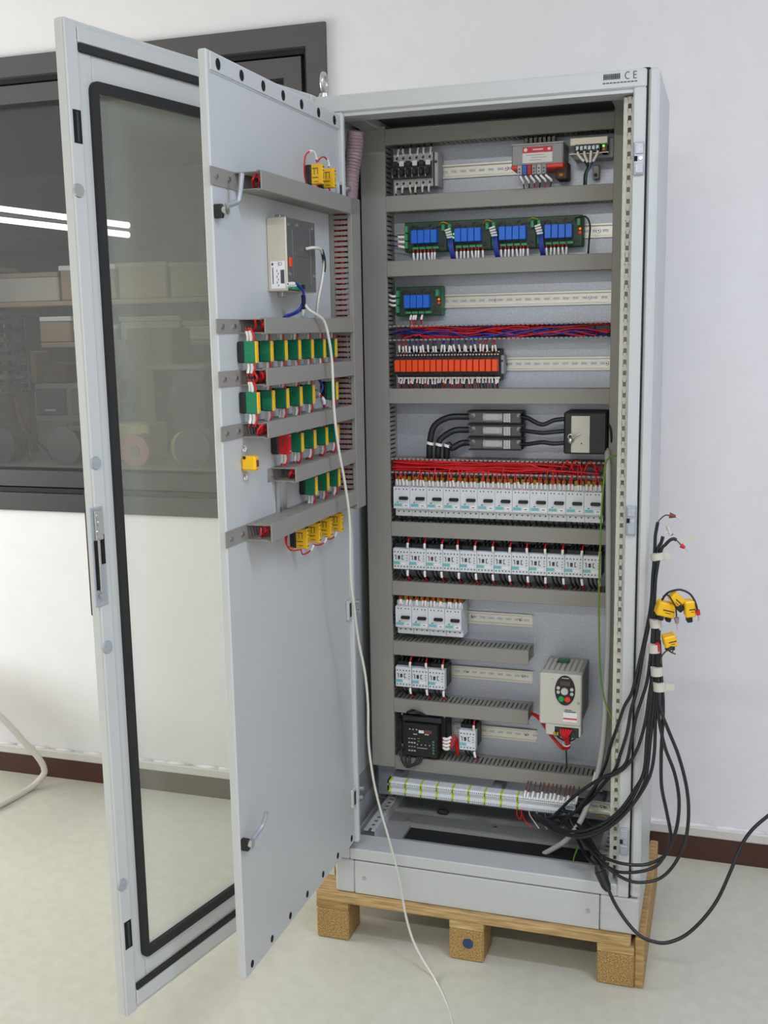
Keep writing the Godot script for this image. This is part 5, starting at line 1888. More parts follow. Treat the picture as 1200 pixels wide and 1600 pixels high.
func block_wires(u: float, y: float, h: float, above: bool, below: bool, which: String, row: String) -> void:
	for s in [1, -1]:
		if (s > 0 and not above) or (s < 0 and not below):
			continue
		for j in 3:
			var uu: float = u - 0.003 + j * 0.003
			var a := rng.randf_range(-0.005, 0.005)
			lead("contact_wire", [Vector3(uu, y + s * (h / 2 - 0.004), 0.036 - j * 0.008), Vector3(uu + a * 0.5, y + s * (h / 2 + 0.010), 0.038 - j * 0.008), Vector3(uu + a, y + s * (h / 2 + 0.026), 0.032 - j * 0.007)], M.wire_red, 0.0019, 0.16, 0.80 if j else 0.16, "%s %s %s" % [["plain red wire", "red wire with the nearer white sleeve", "red wire with the farther white sleeve"][j], "above" if s > 0 else "below", which], "red wires %s %s%s" % ["above" if s > 0 else "below", row, " with sleeves" if j else ""], inner_at)

func door_panel() -> void:
	rng.seed = 90
	var P := 0.0713
	var U := -0.6030
	var rows := [["upper row of green contact blocks", 1.6345, [0, 1, 2, 3, 4, 5, 6], true], ["second row of green contact blocks", 1.5335, [0, 1, 2, 3, 4, 6], true], ["third row of contact blocks", 1.4320, [3, 4, 5, 6], true], ["lowest row of green contact blocks", 1.3250, [4, 5, 6], false]]
	var short := ["the upper row", "the second row", "the third row", "the lowest row"]
	for r in 4:
		var n := 0
		for i in rows[r][2]:
			var u: float = U + i * P
			var gb := make_block("green contact block with yellow strip, %s from the free edge in %s" % [NTH[n], short[r]], on_door(u, rows[r][1]), M.block_green, M.yellow, 0.043, "green contact blocks on the swing panel")
			green_print(gb)
			block_wires(u, rows[r][1], 0.043, rows[r][3], true, "the %s green block of %s" % [NTH[n], short[r]], rows[r][0])
			n += 1
	# the red emergency block
	var o := make_block("bright red contact block on a wide black collar in the third row", on_door(U + 2 * P + 0.002, 1.4365), M.red, M.red, 0.045)
	var k := Mesher.new()
	k.box(Vector3(-0.002, 0.0, 0.009), Vector3(0.016, 0.047, 0.018), 0.003)
	obj("wide_collar", k, M.black, o)
	k = Mesher.new()
	k.box(Vector3(-0.0064, 0.003, 0.028), Vector3(0.0006, 0.016, 0.004))
	obj("slot", k, M.brick_red, o)
	block_wires(U + 2 * P, 1.4365, 0.045, true, true, "the red contact block", "the red contact block")
	# key switch with blue leads in the second row
	o = thing("key_switch", "grey key switch with blue leads in the gap of the second row", "key switch")
	o.transform = on_door(U + 5 * P, 1.530)
	k = Mesher.new()
	k.cyl(Vector3(0, 0, 0), Vector3(0, 0, 0.020), 0.011, -1, 16)
	obj("barrel", k, M.galvanised, o)
	k = Mesher.new()
	k.cyl(Vector3(0, 0, 0.02), Vector3(0, 0, 0.026), 0.007, -1, 12)
	obj("terminal_end", k, M.pale_grey, o)
	for j in 2:
		lead("key_switch_wire", [Vector3(U + 5 * P + j * 0.006, 1.533, 0.026), Vector3(U + 5 * P + 0.006 + j * 0.006, 1.548, 0.030), Vector3(U + 5 * P + 0.002 + j * 0.006, 1.566, 0.020)], M.wire_blue, 0.002, 0, 0, "blue lead %s the key switch" % ["rising from the outer terminal of", "rising from the inner terminal of"][j], "", inner_at)
	for j in 2:
		lead("key_switch_wire", [Vector3(U + 5 * P + 0.002, 1.527, 0.026), Vector3(U + 5 * P + 0.006 + j * 0.004, 1.515, 0.032), Vector3(U + 5 * P + 0.014 + j * 0.003, 1.496, 0.030)], M.wire_red, 0.002, 0.2, 0.7, "red lead with white sleeve falling from the key switch, %s" % ["outer one", "inner one"][j], "red leads under the key switch", inner_at)
	# yellow blocks: four at the bottom, two at the top
	for i in 4:
		o = make_block("yellow contact block with black print under the lowest panel duct, %s from the free edge" % NTH[i], on_door(U + (3 + i) * P + 0.011, 1.2135), M.yellow, M.yellow, 0.046, "four yellow contact blocks")
		yellow_print(o)
	for i in 2:
		o = make_block("yellow contact block near the top of the swing panel, %s" % ["with the tall red loop", "nearest the upper hinge"][i], on_door(U + (5 + i) * P + 0.017, 2.0230), M.yellow, M.yellow, 0.044, "two yellow contact blocks at the top")
		yellow_print(o)
	# red loops
	for q in [
		[[Vector3(-0.4117, 1.1975, 0.0200), Vector3(-0.4671, 1.2147, 0.0300), Vector3(-0.4722, 1.2356, 0.0300), Vector3(-0.4289, 1.2442, 0.0200), Vector3(-0.3787, 1.2405, 0.0100)], "outer red wire loop beside the four yellow blocks", false],
		[[Vector3(-0.3881, 1.1886, 0.0250), Vector3(-0.4445, 1.1987, 0.0300), Vector3(-0.4560, 1.2151, 0.0250), Vector3(-0.4366, 1.2341, 0.0200), Vector3(-0.3789, 1.2376, 0.0100)], "inner red wire loop beside the four yellow blocks", false],
		[[Vector3(-0.3922, 1.1912, 0.0300), Vector3(-0.3824, 1.1774, 0.0300), Vector3(-0.3569, 1.1751, 0.0300), Vector3(-0.3305, 1.1788, 0.0300), Vector3(-0.3184, 1.1885, 0.0300)], "red wire between the first and second yellow blocks", true],
		[[Vector3(-0.3185, 1.1870, 0.0300), Vector3(-0.2959, 1.1810, 0.0300), Vector3(-0.2687, 1.1787, 0.0300), Vector3(-0.2486, 1.1810, 0.0300), Vector3(-0.2398, 1.1917, 0.0300)], "red wire between the second and third yellow blocks", true],
		[[Vector3(-0.2402, 1.1856, 0.0300), Vector3(-0.2120, 1.1802, 0.0300), Vector3(-0.1870, 1.1818, 0.0300), Vector3(-0.1736, 1.1920, 0.0300)], "red wire between the third and last yellow blocks", true],
		[[Vector3(-0.2453, 1.9952, 0.0100), Vector3(-0.3085, 2.0138, 0.0300), Vector3(-0.3139, 2.0491, 0.0350), Vector3(-0.2842, 2.0654, 0.0350), Vector3(-0.2589, 2.0636, 0.0350), Vector3(-0.2491, 2.0458, 0.0350)], "tall red wire loop over the first top yellow block", true],
		[[Vector3(-0.2389, 2.0500, 0.0340), Vector3(-0.2218, 2.0606, 0.0350), Vector3(-0.1987, 2.0638, 0.0350), Vector3(-0.1799, 2.0552, 0.0350), Vector3(-0.1767, 2.0443, 0.0350)], "small red wire loop over the second top yellow block", true],
		[[Vector3(-0.2477, 1.9991, 0.0330), Vector3(-0.2408, 1.9916, 0.0330), Vector3(-0.1944, 1.9891, 0.0200)], "red wire running from the first top yellow block into the duct", true],
		[[Vector3(-0.1748, 2.0006, 0.0330), Vector3(-0.1675, 1.9928, 0.0330), Vector3(-0.1232, 1.9912, 0.0200)], "red wire running from the second top yellow block into the duct", true],
	]:
		lead("contact_wire", q[0], M.wire_red, 0.0018, 0.0 if not q[2] else 0.72, 0.0 if not q[2] else 0.96, q[1], "", inner_at)
	# single yellow block with two white pins
	o = thing("selector_block", "single yellow block between two white clips on the bare part of the panel", "selector block")
	o.transform = on_door(-0.6, 1.411)
	k = Mesher.new()
	k.box(Vector3(0, 0, 0.016), Vector3(0.021, 0.030, 0.032), 0.004)
	obj("block_body", k, M.yellow, o)
	k = Mesher.new()
	k.box(Vector3(0.0, 0.0, 0.0325), Vector3(0.010, 0.014, 0.002), 0.001)
	obj("contact_slot", k, M.brick_red, o)
	k = Mesher.new()
	k.box(Vector3(-0.011, 0.012, 0.008), Vector3(0.004, 0.006, 0.006), 0.001)
	obj("release_tab", k, M.black, o)
	for s in [-1, 1]:
		k = Mesher.new()
		k.torus(Vector3(0, s * 0.029, 0.004), Vector3(0, 0, 1), 0.0055, 0.0016, 16, 6, 0.0, PI * 1.6)
		k.box(Vector3(0.006, s * 0.029, 0.004), Vector3(0.012, 0.002, 0.003), 0.0008)
		tag(obj("wire_clip", k, M.sleeve), "small pale wire clip %s the single yellow block" % ("above" if s > 0 else "below"), "wire clip")
		var wc: Node3D = get_child(get_child_count() - 1)
		wc.transform = on_door(-0.6, 1.411)
	# metal channel under the short duct
	o = thing("metal_channel", "short shiny metal channel between the two lowest panel ducts", "metal channel")
	o.transform = on_door(-0.433, 1.282)
	k = Mesher.new()
	k.span(Vector3(-0.019, 0, 0.0), Vector3(0.019, 0.074, 0.002))
	k.span(Vector3(-0.019, 0, 0.0), Vector3(-0.017, 0.074, 0.010))
	k.span(Vector3(0.017, 0, 0.0), Vector3(0.019, 0.074, 0.010))
	obj("profile", k, M.steel, o)
	k = Mesher.new()
	k.cyl(Vector3(0, 0.006, 0.002), Vector3(0, 0.006, 0.008), 0.006, -1, 12)
	obj("screw", k, M.steel, o)
	# operator terminal seen from behind
	o = thing("operator_terminal", "back of a metal operator terminal with a printed label on its flank", "operator terminal")
	o.transform = on_door(-0.376, 1.834)
	k = Mesher.new()
	k.box(Vector3(0, 0, 0.0225), Vector3(0.152, 0.152, 0.045), 0.002)
	obj("case", k, M.beige_metal, o)
	k = Mesher.new()
	k.box(Vector3(0.002, 0.0, 0.0455), Vector3(0.150, 0.150, 0.001))
	var bp := obj("rear_plate", k, M.steel, o)
	bp.material_override = M.rear_steel
	k = Mesher.new()
	for q in [[-0.064, 0.060], [0.066, 0.062], [-0.064, -0.040], [0.068, -0.040], [-0.02, 0.062]]:
		k = Mesher.new()
		k.cyl(Vector3(q[0], q[1], 0.046), Vector3(q[0], q[1], 0.048), 0.004, -1, 10)
		obj("screw", k, M.steel, bp)
	k = Mesher.new()
	for q in [[0.0, 0.004, 0.075, 0.012], [-0.045, 0.0, 0.006, 0.10], [0.05, 0.0, 0.006, 0.12]]:
		k = Mesher.new()
		k.box(Vector3(q[0], q[1], 0.0466), Vector3(q[2], q[3], 0.0015), 0.0005)
		obj("pressed_rib", k, M.rear_steel, bp)
	k = Mesher.new()
	k.box(Vector3(-0.062, -0.016, 0.0475), Vector3(0.012, 0.020, 0.003), 0.001)
	obj("orange_cover", k, M.orange, bp)
	k = Mesher.new()
	k.box(Vector3(-0.050, -0.066, 0.050), Vector3(0.045, 0.014, 0.012), 0.001)
	obj("plug", k, M.terminal_green, o)
	k = Mesher.new()
	k.box(Vector3(-0.018, -0.066, 0.050), Vector3(0.022, 0.010, 0.012), 0.001)
	obj("socket", k, M.black, o)
	k = Mesher.new()
	for s in [-1, 1]:
		k.box(Vector3(-0.02, s * 0.080, 0.006), Vector3(0.02, 0.012, 0.012), 0.001)
	obj("mounting_clamp", k, M.steel, o)
	k = Mesher.new()
	k.box(Vector3(-0.0763, -0.042, 0.024), Vector3(0.0006, 0.056, 0.032))
	var lb := obj("label", k, M.white, o)
	k = Mesher.new()
	k.box(Vector3(-0.0768, -0.046, 0.0345), Vector3(0.0006, 0.028, 0.0085))
	k.box(Vector3(-0.0768, -0.044, 0.0125), Vector3(0.0006, 0.034, 0.002))
	for j in 6:
		k.box(Vector3(-0.0768, -0.034 - j * 0.006, 0.022 + (j % 2) * 0.003), Vector3(0.0006, 0.004, 0.0016))
	k.box(Vector3(-0.0768, -0.020, 0.012), Vector3(0.0006, 0.005, 0.004))
	obj("label_print", k, M.ink, lb)
	words("CE", 0.0095, M.ink, lb, Vector3(-0.0768, -0.0195, 0.029), Vector3(0, -PI / 2, PI))
	# its leads
	lead("terminal_cable", [Vector3(-0.3556, 1.8501, 0.0480), Vector3(-0.3481, 1.8528, 0.0600), Vector3(-0.3240, 1.8528, 0.0650), Vector3(-0.2939, 1.8467, 0.0600), Vector3(-0.2715, 1.8314, 0.0550), Vector3(-0.2649, 1.8066, 0.0500), Vector3(-0.2783, 1.7779, 0.0500), Vector3(-0.2876, 1.7411, 0.0450), Vector3(-0.2780, 1.6988, 0.0350)], M.cable_white, 0.0035, 0, 0, "white cable curving out of the metal operator terminal down into the duct", "", inner_at)
	k = Mesher.new()
	k.tube([Vector3(-0.2949, 1.8493, 0.0605), Vector3(-0.2726, 1.8342, 0.0555), Vector3(-0.2633, 1.8179, 0.0520), Vector3(-0.2631, 1.8053, 0.0500)], 0.0046, 8, 4)
	var hs := obj("heatshrink_sleeve", k, M.charcoal)
	hs.transform = inner_at
	tag(hs, "dark heat shrink sleeve on the white cable of the operator terminal", "cable sleeve")
	for j in 2:
		lead("terminal_lead", [[Vector3(-0.4720, 1.7711, 0.0550), Vector3(-0.4326, 1.7723, 0.0580), Vector3(-0.4108, 1.7623, 0.0600), Vector3(-0.3935, 1.7468, 0.0550), Vector3(-0.3860, 1.7255, 0.0450), Vector3(-0.4053, 1.7132, 0.0350), Vector3(-0.4347, 1.7077, 0.0300), Vector3(-0.4297, 1.6998, 0.0200)], [Vector3(-0.4612, 1.7689, 0.0530), Vector3(-0.4214, 1.7701, 0.0560), Vector3(-0.3996, 1.7587, 0.0580), Vector3(-0.3858, 1.7416, 0.0530), Vector3(-0.3783, 1.7202, 0.0430), Vector3(-0.3964, 1.7106, 0.0340), Vector3(-0.4284, 1.7037, 0.0300), Vector3(-0.4199, 1.6985, 0.0200)]][j], M.wire_blue, 0.0024, 0, 0.14, "%s blue lead bending from the operator terminal to the duct below" % ["outer", "inner"][j], "", inner_at)
	k = Mesher.new()
	k.tube([Vector3(-0.3957, 1.7494, 0.0560), Vector3(-0.3878, 1.7388, 0.0530), Vector3(-0.3792, 1.7228, 0.0480)], 0.0048, 8, 4)
	var sl := obj("cable_sleeve", k, M.navy)
	sl.transform = inner_at
	tag(sl, "dark blue sleeve binding the blue leads of the operator terminal", "cable sleeve")
	lead("terminal_cable", [Vector3(-0.3791, 1.7241, 0.0480), Vector3(-0.3768, 1.7092, 0.0450), Vector3(-0.3618, 1.6957, 0.0350)], M.cable_white, 0.0036, 0, 0, "short white cable end entering the panel duct under the blue leads", "", inner_at)
	# red wires seen in the open duct ends and in the slots of the upright duct
	rng.seed = 66
	for q in [[-0.592, 1.966, 2], [-0.598, 1.686, 4], [-0.598, 1.584, 6], [-0.602, 1.478, 4], [-0.471, 1.370, 3], [-0.602, 1.267, 3]]:
		for j in q[2]:
			var u: float = q[0] + rng.randf_range(-0.012, 0.030)
			lead("duct_wire", [Vector3(u, q[1] + 0.012, rng.randf_range(0.035, 0.05)), Vector3(u + rng.randf_range(-0.01, 0.015), q[1], rng.randf_range(0.035, 0.05)), Vector3(u + 0.03, q[1] - 0.011, 0.025), Vector3(u + 0.10, q[1] - 0.008, 0.022)], M.wire_red, 0.0024, 0, 0, "red wire in the open end of the %s duct of the swing panel, %s" % [{1.966: "topmost", 1.686: "second", 1.584: "third", 1.478: "fourth", 1.370: "short", 1.267: "lowest"}[q[1]], NTH[j]], "red wires in the open duct ends", inner_at)
	for j in 14:
		var u := -0.094 + (j % 5) * 0.004
		var w := 0.012 + (j % 4) * 0.010
		lead("duct_wire", [Vector3(u, 1.26, w), Vector3(u + rng.randf_range(-0.003, 0.003), 1.42, w + rng.randf_range(-0.008, 0.008)), Vector3(u + rng.randf_range(-0.003, 0.003), 1.62, w), Vector3(u + rng.randf_range(-0.003, 0.003), 1.80, w + rng.randf_range(-0.008, 0.008)), Vector3(u, 1.95, w)], M.wire_red, 0.0024, 0, 0, "red wire running up inside the upright slotted duct of the swing panel", "red wires inside the upright panel duct", inner_at)

# ---------------------------------------------------------------- wires inside the ducts
func wiring() -> void:
	rng.seed = 101
	# red and blue wires lying in the uncovered duct
	for i in 34:
		var blue := i % 2 == 0
		var pts := []
		var x: float = 0.115 + rng.randf() * 0.10
		var y := rng.randf_range(1.652, 1.678)
		var z := rng.randf_range(-0.275, -0.232)
		var x1 := 0.44 + rng.randf() * 0.26
		if i > 22:
			x1 = 0.70
		while x < x1:
			pts.append(Vector3(x, clampf(y + rng.randf_range(-0.010, 0.010), 1.650, 1.680), z + rng.randf_range(-0.008, 0.008)))
			x += rng.randf_range(0.05, 0.09)
		pts.append(Vector3(x1, y, z))
		lead("duct_wire", pts, M.wire_blue if blue else M.wire_red, 0.0022, 0, 0, "%s wire lying in the uncovered duct above the orange relays" % ("blue" if blue else "red"), "%s wires in the uncovered duct above the relays" % ("blue" if blue else "red"))
	# the dense red loom above the starters
	for i in 44:
		var pts := []
		var x: float = 0.113 + rng.randf() * 0.03
		var y := 1.3195 - 0.030 * pow(rng.randf(), 1.6)
		var z := rng.randf_range(-0.268, -0.226)
		var x1 := 0.20 + 0.48 * sqrt(rng.randf())
		while x < x1:
			pts.append(Vector3(x, clampf(y + rng.randf_range(-0.004, 0.004), 1.288, 1.3215), z + rng.randf_range(-0.005, 0.005)))
			x += rng.randf_range(0.05, 0.08)
		pts.append(Vector3(x1, y - 0.003, z))
		lead("duct_wire", pts, M.wire_red, 0.0021, 0, 0, "red wire lying in the uncovered duct above the motor starters", "red wires in the uncovered duct above the starters")
	for q in [[0.600, 1.3215], [0.622, 1.322], [0.66, 1.321]]:
		lead("duct_wire", [Vector3(q[0] - 0.018, 1.300, -0.232), Vector3(q[0] - 0.006, q[1] + 0.003, -0.224), Vector3(q[0] + 0.008, q[1], -0.226), Vector3(q[0] + 0.014, 1.29, -0.236)], M.wire_red, 0.0026, 0, 0, "red wire arching over the rim of the duct near the isolator box", "red wires arching near the isolator box")
	# grey pink sheath from the swing panel into the cabinet
	var k := Mesher.new()
	k.t = Transform3D()
	k.tube([Vector3(0.0879, 2.1633, -0.0600), Vector3(0.0781, 2.1118, -0.0700), Vector3(0.0718, 2.0568, -0.0600), Vector3(0.0721, 1.9879, -0.0400), Vector3(0.0691, 1.9391, -0.0500)], 0.021, 14, 8)
	tag(obj("cable_sheath", k, M.conduit), "greyish pink cable sheath bulging between the upper hinge and the upright duct", "cable sheath")
	var o: Node3D = get_child(get_child_count() - 1)
	k = Mesher.new()
	var path: Array = [Vector3(0.0879, 2.1633, -0.0600), Vector3(0.0781, 2.1118, -0.0700), Vector3(0.0718, 2.0568, -0.0600), Vector3(0.0721, 1.9879, -0.0400), Vector3(0.0691, 1.9391, -0.0500)]
	for i in 4:
		for f in 7:
			var c: Vector3 = path[i].lerp(path[i + 1], f / 7.0)
			k.torus(c, path[i + 1] - path[i], 0.0208, 0.0012, 14, 5)
	obj("spiral_rib", k, M.conduit, o)

# ---------------------------------------------------------------- cables hanging out of the cabinet
func cable(label: String, pts: Array, m: Material, r: float, group := "") -> MeshInstance3D:
	var k := Mesher.new()
	k.tube(pts, r, 8, 6)
	var o := obj("cable", k, m)
	tag(o, label, "cable", group)
	return o

func wrap(parent: Node, a: Vector3, b: Vector3, r: float, m: Material, called := "tape_tag") -> void:
	var k := Mesher.new()
	k.cyl(a, b, r, -1, 10)
	obj(called, k, m, parent)

func loose_cables() -> void:
	var R := 0.0042
	var c: MeshInstance3D
	# four cables from the terminal strip up across the punched post
	c = cable("black cable rising closest to the cabinet opening, up to the topmost bare end", [Vector3(0.5534, 0.3464, -0.1500), Vector3(0.6100, 0.3879, -0.1400), Vector3(0.6635, 0.4111, -0.1200), Vector3(0.7230, 0.5542, -0.0600), Vector3(0.7434, 0.6359, -0.0200), Vector3(0.7599, 0.6929, 0.0150), Vector3(0.7786, 0.7578, 0.0300), Vector3(0.7979, 0.8019, 0.0350), Vector3(0.8138, 0.8821, 0.0300), Vector3(0.8266, 0.9524, 0.0220), Vector3(0.8353, 1.0152, 0.0180), Vector3(0.8381, 1.0774, 0.0150), Vector3(0.8407, 1.1472, 0.0130), Vector3(0.8413, 1.1811, 0.0120), Vector3(0.8437, 1.1996, 0.0120), Vector3(0.8463, 1.2151, 0.0120)], M.cable_black, R)
	var k := Mesher.new()
	k.tube([Vector3(0.8463, 1.2151, 0.0120), Vector3(0.8534, 1.2246, 0.0120), Vector3(0.8634, 1.2326, 0.0120), Vector3(0.8751, 1.2315, 0.0120)], 0.0016, 6, 4)
	obj("core", k, M.component_brown, c)
	k = Mesher.new()
	var e: Array = [Vector3(0.8721, 1.2329, 0.0120), Vector3(0.8867, 1.2304, 0.0120), Vector3(0.8970, 1.2247, 0.0120)]
	k.cyl(e[0], e[1], 0.0075, 0.003, 10)
	obj("red_ferrule", k, M.brick_red, c)
	k = Mesher.new()
	k.cyl(e[1], e[2], 0.0018, -1, 6)
	obj("bare_tip", k, M.steel, c)
	c = cable("black cable rising second from the opening, ending at the short white bent tip", [Vector3(0.5588, 0.3499, -0.1600), Vector3(0.6273, 0.3791, -0.1400), Vector3(0.6823, 0.4440, -0.1000), Vector3(0.7189, 0.5084, -0.0600), Vector3(0.7550, 0.5751, -0.0100), Vector3(0.7722, 0.6355, 0.0180), Vector3(0.7873, 0.6940, 0.0280), Vector3(0.7956, 0.7520, 0.0320), Vector3(0.8083, 0.8057, 0.0340), Vector3(0.8223, 0.9067, 0.0300), Vector3(0.8322, 0.9687, 0.0220), Vector3(0.8367, 1.0237, 0.0200), Vector3(0.8392, 1.1018, 0.0190), Vector3(0.8482, 1.1517, 0.0180), Vector3(0.8552, 1.1674, 0.0180), Vector3(0.8592, 1.1829, 0.0180)], M.cable_black, R)
	k = Mesher.new()
	k.tube([Vector3(0.8592, 1.1829, 0.0180), Vector3(0.8634, 1.1893, 0.0180), Vector3(0.8706, 1.1926, 0.0180), Vector3(0.8780, 1.1883, 0.0180)], 0.0024, 6, 4)
	obj("core", k, M.cable_white, c)
	k = Mesher.new()
	e = [Vector3(0.8687, 1.2079, 0.0180), Vector3(0.8766, 1.1868, 0.0180), Vector3(0.8823, 1.1893, 0.0180)]
	k.cyl(e[0], e[1], 0.0045, 0.0035, 8)
	obj("white_tag", k, M.vfd_body, c)
	k = Mesher.new()
	k.cyl(e[1], e[2], 0.0028, 0.001, 6)
	obj("bare_tip", k, M.brick_red, c)
	c = cable("black cable rising third from the opening, ending in a flag tag and a red ferrule", [Vector3(0.5933, 0.3452, -0.1400), Vector3(0.6576, 0.4230, -0.1000), Vector3(0.7174, 0.5342, -0.0400), Vector3(0.7555, 0.5705, -0.0050), Vector3(0.7852, 0.6111, 0.0200), Vector3(0.7972, 0.6694, 0.0300), Vector3(0.8082, 0.7376, 0.0340), Vector3(0.8209, 0.7846, 0.0350), Vector3(0.8331, 0.8369, 0.0340), Vector3(0.8408, 0.9308, 0.0260), Vector3(0.8433, 1.0094, 0.0240), Vector3(0.8457, 1.0875, 0.0230), Vector3(0.8559, 1.1497, 0.0220), Vector3(0.8657, 1.1640, 0.0220), Vector3(0.8756, 1.1752, 0.0220), Vector3(0.8843, 1.1786, 0.0220), Vector3(0.8901, 1.1758, 0.0220)], M.cable_black, R)
	k = Mesher.new()
	k.tube([Vector3(0.8901, 1.1758, 0.0220), Vector3(0.8961, 1.1700, 0.0220), Vector3(0.9021, 1.1626, 0.0220)], 0.0016, 6, 4)
	obj("core", k, M.brick_red, c)
	k = Mesher.new()
	e = [Vector3(0.9006, 1.1641, 0.0220), Vector3(0.9095, 1.1583, 0.0220), Vector3(0.9184, 1.1496, 0.0220)]
	k.cyl(e[0], e[1], 0.006, 0.0035, 10)
	obj("red_ferrule", k, M.red, c)
	k = Mesher.new()
	k.cyl(e[1], e[2], 0.0016, -1, 6)
	obj("bare_tip", k, M.steel, c)
	k = Mesher.new()
	var q: Array = [Vector3(0.8931, 1.1762, 0.0230), Vector3(0.9287, 1.1920, 0.0260), Vector3(0.9320, 1.1800, 0.0260), Vector3(0.9006, 1.1673, 0.0230)]
	for dz in [0.0, 0.0008]:
		k.poly([q[0] + Vector3(0, 0, dz), q[1] + Vector3(0, 0, dz), q[2] + Vector3(0, 0, dz), q[3] + Vector3(0, 0, dz)], Vector3(0, 0, 1 if dz > 0 else -1))
	obj("flag_tag", k, M.vfd_body, c)
	c = cable("black cable rising fourth from the opening, swinging low across the punched post", [Vector3(0.5829, 0.3669, -0.1500), Vector3(0.6488, 0.4578, -0.1000), Vector3(0.7132, 0.5295, -0.0500), Vector3(0.7556, 0.5671, -0.0050), Vector3(0.7886, 0.6056, 0.0220), Vector3(0.8129, 0.6554, 0.0320), Vector3(0.8298, 0.7238, 0.0350), Vector3(0.8373, 0.7893, 0.0350), Vector3(0.8421, 0.8373, 0.0330), Vector3(0.8428, 0.9156, 0.0280), Vector3(0.8423, 0.9944, 0.0270), Vector3(0.8424, 1.0490, 0.0260)], M.cable_black, R)
	# white wraps round the upright part of the bundle
	var tapes: Array = [Vector3(0.8456, 1.1427, 0.0200), Vector3(0.8490, 1.1273, 0.0200), Vector3(0.8476, 0.9861, 0.0360), Vector3(0.8495, 0.9658, 0.0360), Vector3(0.8463, 0.9254, 0.0390), Vector3(0.8483, 0.9050, 0.0390), Vector3(0.8538, 0.8699, 0.0420), Vector3(0.8557, 0.8494, 0.0420), Vector3(0.8607, 0.8329, 0.0440), Vector3(0.8627, 0.8123, 0.0440)]
	for i in 5:
		var a: Vector3 = tapes[i * 2]
		var b: Vector3 = tapes[i * 2 + 1]
		k = Mesher.new()
		k.cyl(a, b, [0.016, 0.014, 0.015, 0.015, 0.015][i], -1, 14)
		var tp := obj("tape_wrap", k, M.vfd_body)
		tag(tp, "white tape wrap round the black cable bundle, %s" % ["topmost", "second from the top, beside the yellow plugs", "third from the top", "fourth from the top", "lowest, with a free flap"][i], "tape wrap")
		if i == 0 or i == 4:
			var fl := Mesher.new()
			fl.box((a + b) * 0.5 + Vector3(0.016 if i == 0 else 0.020, 0.0, 0.0), Vector3(0.030, 0.016, 0.0012))
			obj("tape_flap", fl, M.vfd_body, tp)
	# the four cables sagging in a bow to the terminal strip
	var ups := [
		[Vector3(0.5271, 0.3589, -0.1600), Vector3(0.5669, 0.3622, -0.1200), Vector3(0.6222, 0.3622, -0.0700), Vector3(0.6718, 0.3857, -0.0200), Vector3(0.7170, 0.4184, 0.0100), Vector3(0.7528, 0.4542, 0.0250), Vector3(0.7933, 0.5080, 0.0350), Vector3(0.8185, 0.5625, 0.0380), Vector3(0.8355, 0.6175, 0.0380), Vector3(0.8387, 0.6769, 0.0380), Vector3(0.8442, 0.7584, 0.0370), Vector3(0.8467, 0.8387, 0.0360), Vector3(0.8458, 0.9334, 0.0340), Vector3(0.8469, 1.0038, 0.0320)],
		[Vector3(0.5323, 0.3585, -0.1500), Vector3(0.5771, 0.3572, -0.1100), Vector3(0.6304, 0.3627, -0.0600), Vector3(0.6780, 0.3861, -0.0100), Vector3(0.7255, 0.4184, 0.0150), Vector3(0.7642, 0.4580, 0.0300), Vector3(0.8043, 0.5107, 0.0380), Vector3(0.8280, 0.5621, 0.0420), Vector3(0.8377, 0.6033, 0.0430), Vector3(0.8434, 0.6790, 0.0420), Vector3(0.8489, 0.7602, 0.0410), Vector3(0.8513, 0.8401, 0.0390), Vector3(0.8522, 0.9190, 0.0370), Vector3(0.8533, 0.9894, 0.0350)],
		[Vector3(0.5218, 0.3592, -0.1700), Vector3(0.5601, 0.3640, -0.1300), Vector3(0.6157, 0.3656, -0.0800), Vector3(0.6672, 0.3909, -0.0300), Vector3(0.7110, 0.4215, 0.0000), Vector3(0.7445, 0.4542, 0.0200), Vector3(0.7791, 0.4972, 0.0300), Vector3(0.8063, 0.5460, 0.0340), Vector3(0.8297, 0.5995, 0.0360), Vector3(0.8352, 0.6921, 0.0360), Vector3(0.8419, 0.7901, 0.0360), Vector3(0.8444, 0.8701, 0.0350), Vector3(0.8420, 0.9645, 0.0330), Vector3(0.8400, 1.0423, 0.0310)],
		[Vector3(0.5411, 0.3569, -0.1400), Vector3(0.5890, 0.3544, -0.1000), Vector3(0.6401, 0.3652, -0.0500), Vector3(0.6921, 0.3964, 0.0000), Vector3(0.7354, 0.4290, 0.0200), Vector3(0.7738, 0.4679, 0.0340), Vector3(0.8135, 0.5270, 0.0420), Vector3(0.8428, 0.5887, 0.0460), Vector3(0.8535, 0.6490, 0.0460), Vector3(0.8544, 0.7296, 0.0440), Vector3(0.8538, 0.8093, 0.0420), Vector3(0.8547, 0.8884, 0.0400), Vector3(0.8572, 0.9591, 0.0380)],
	]
	for i in 4:
		cable("black cable sagging in a bow from the terminal strip, %s" % ["outer lower strand", "lowest strand", "inner upper strand", "widest strand, over the side panel"][i], ups[i], M.cable_black, R)
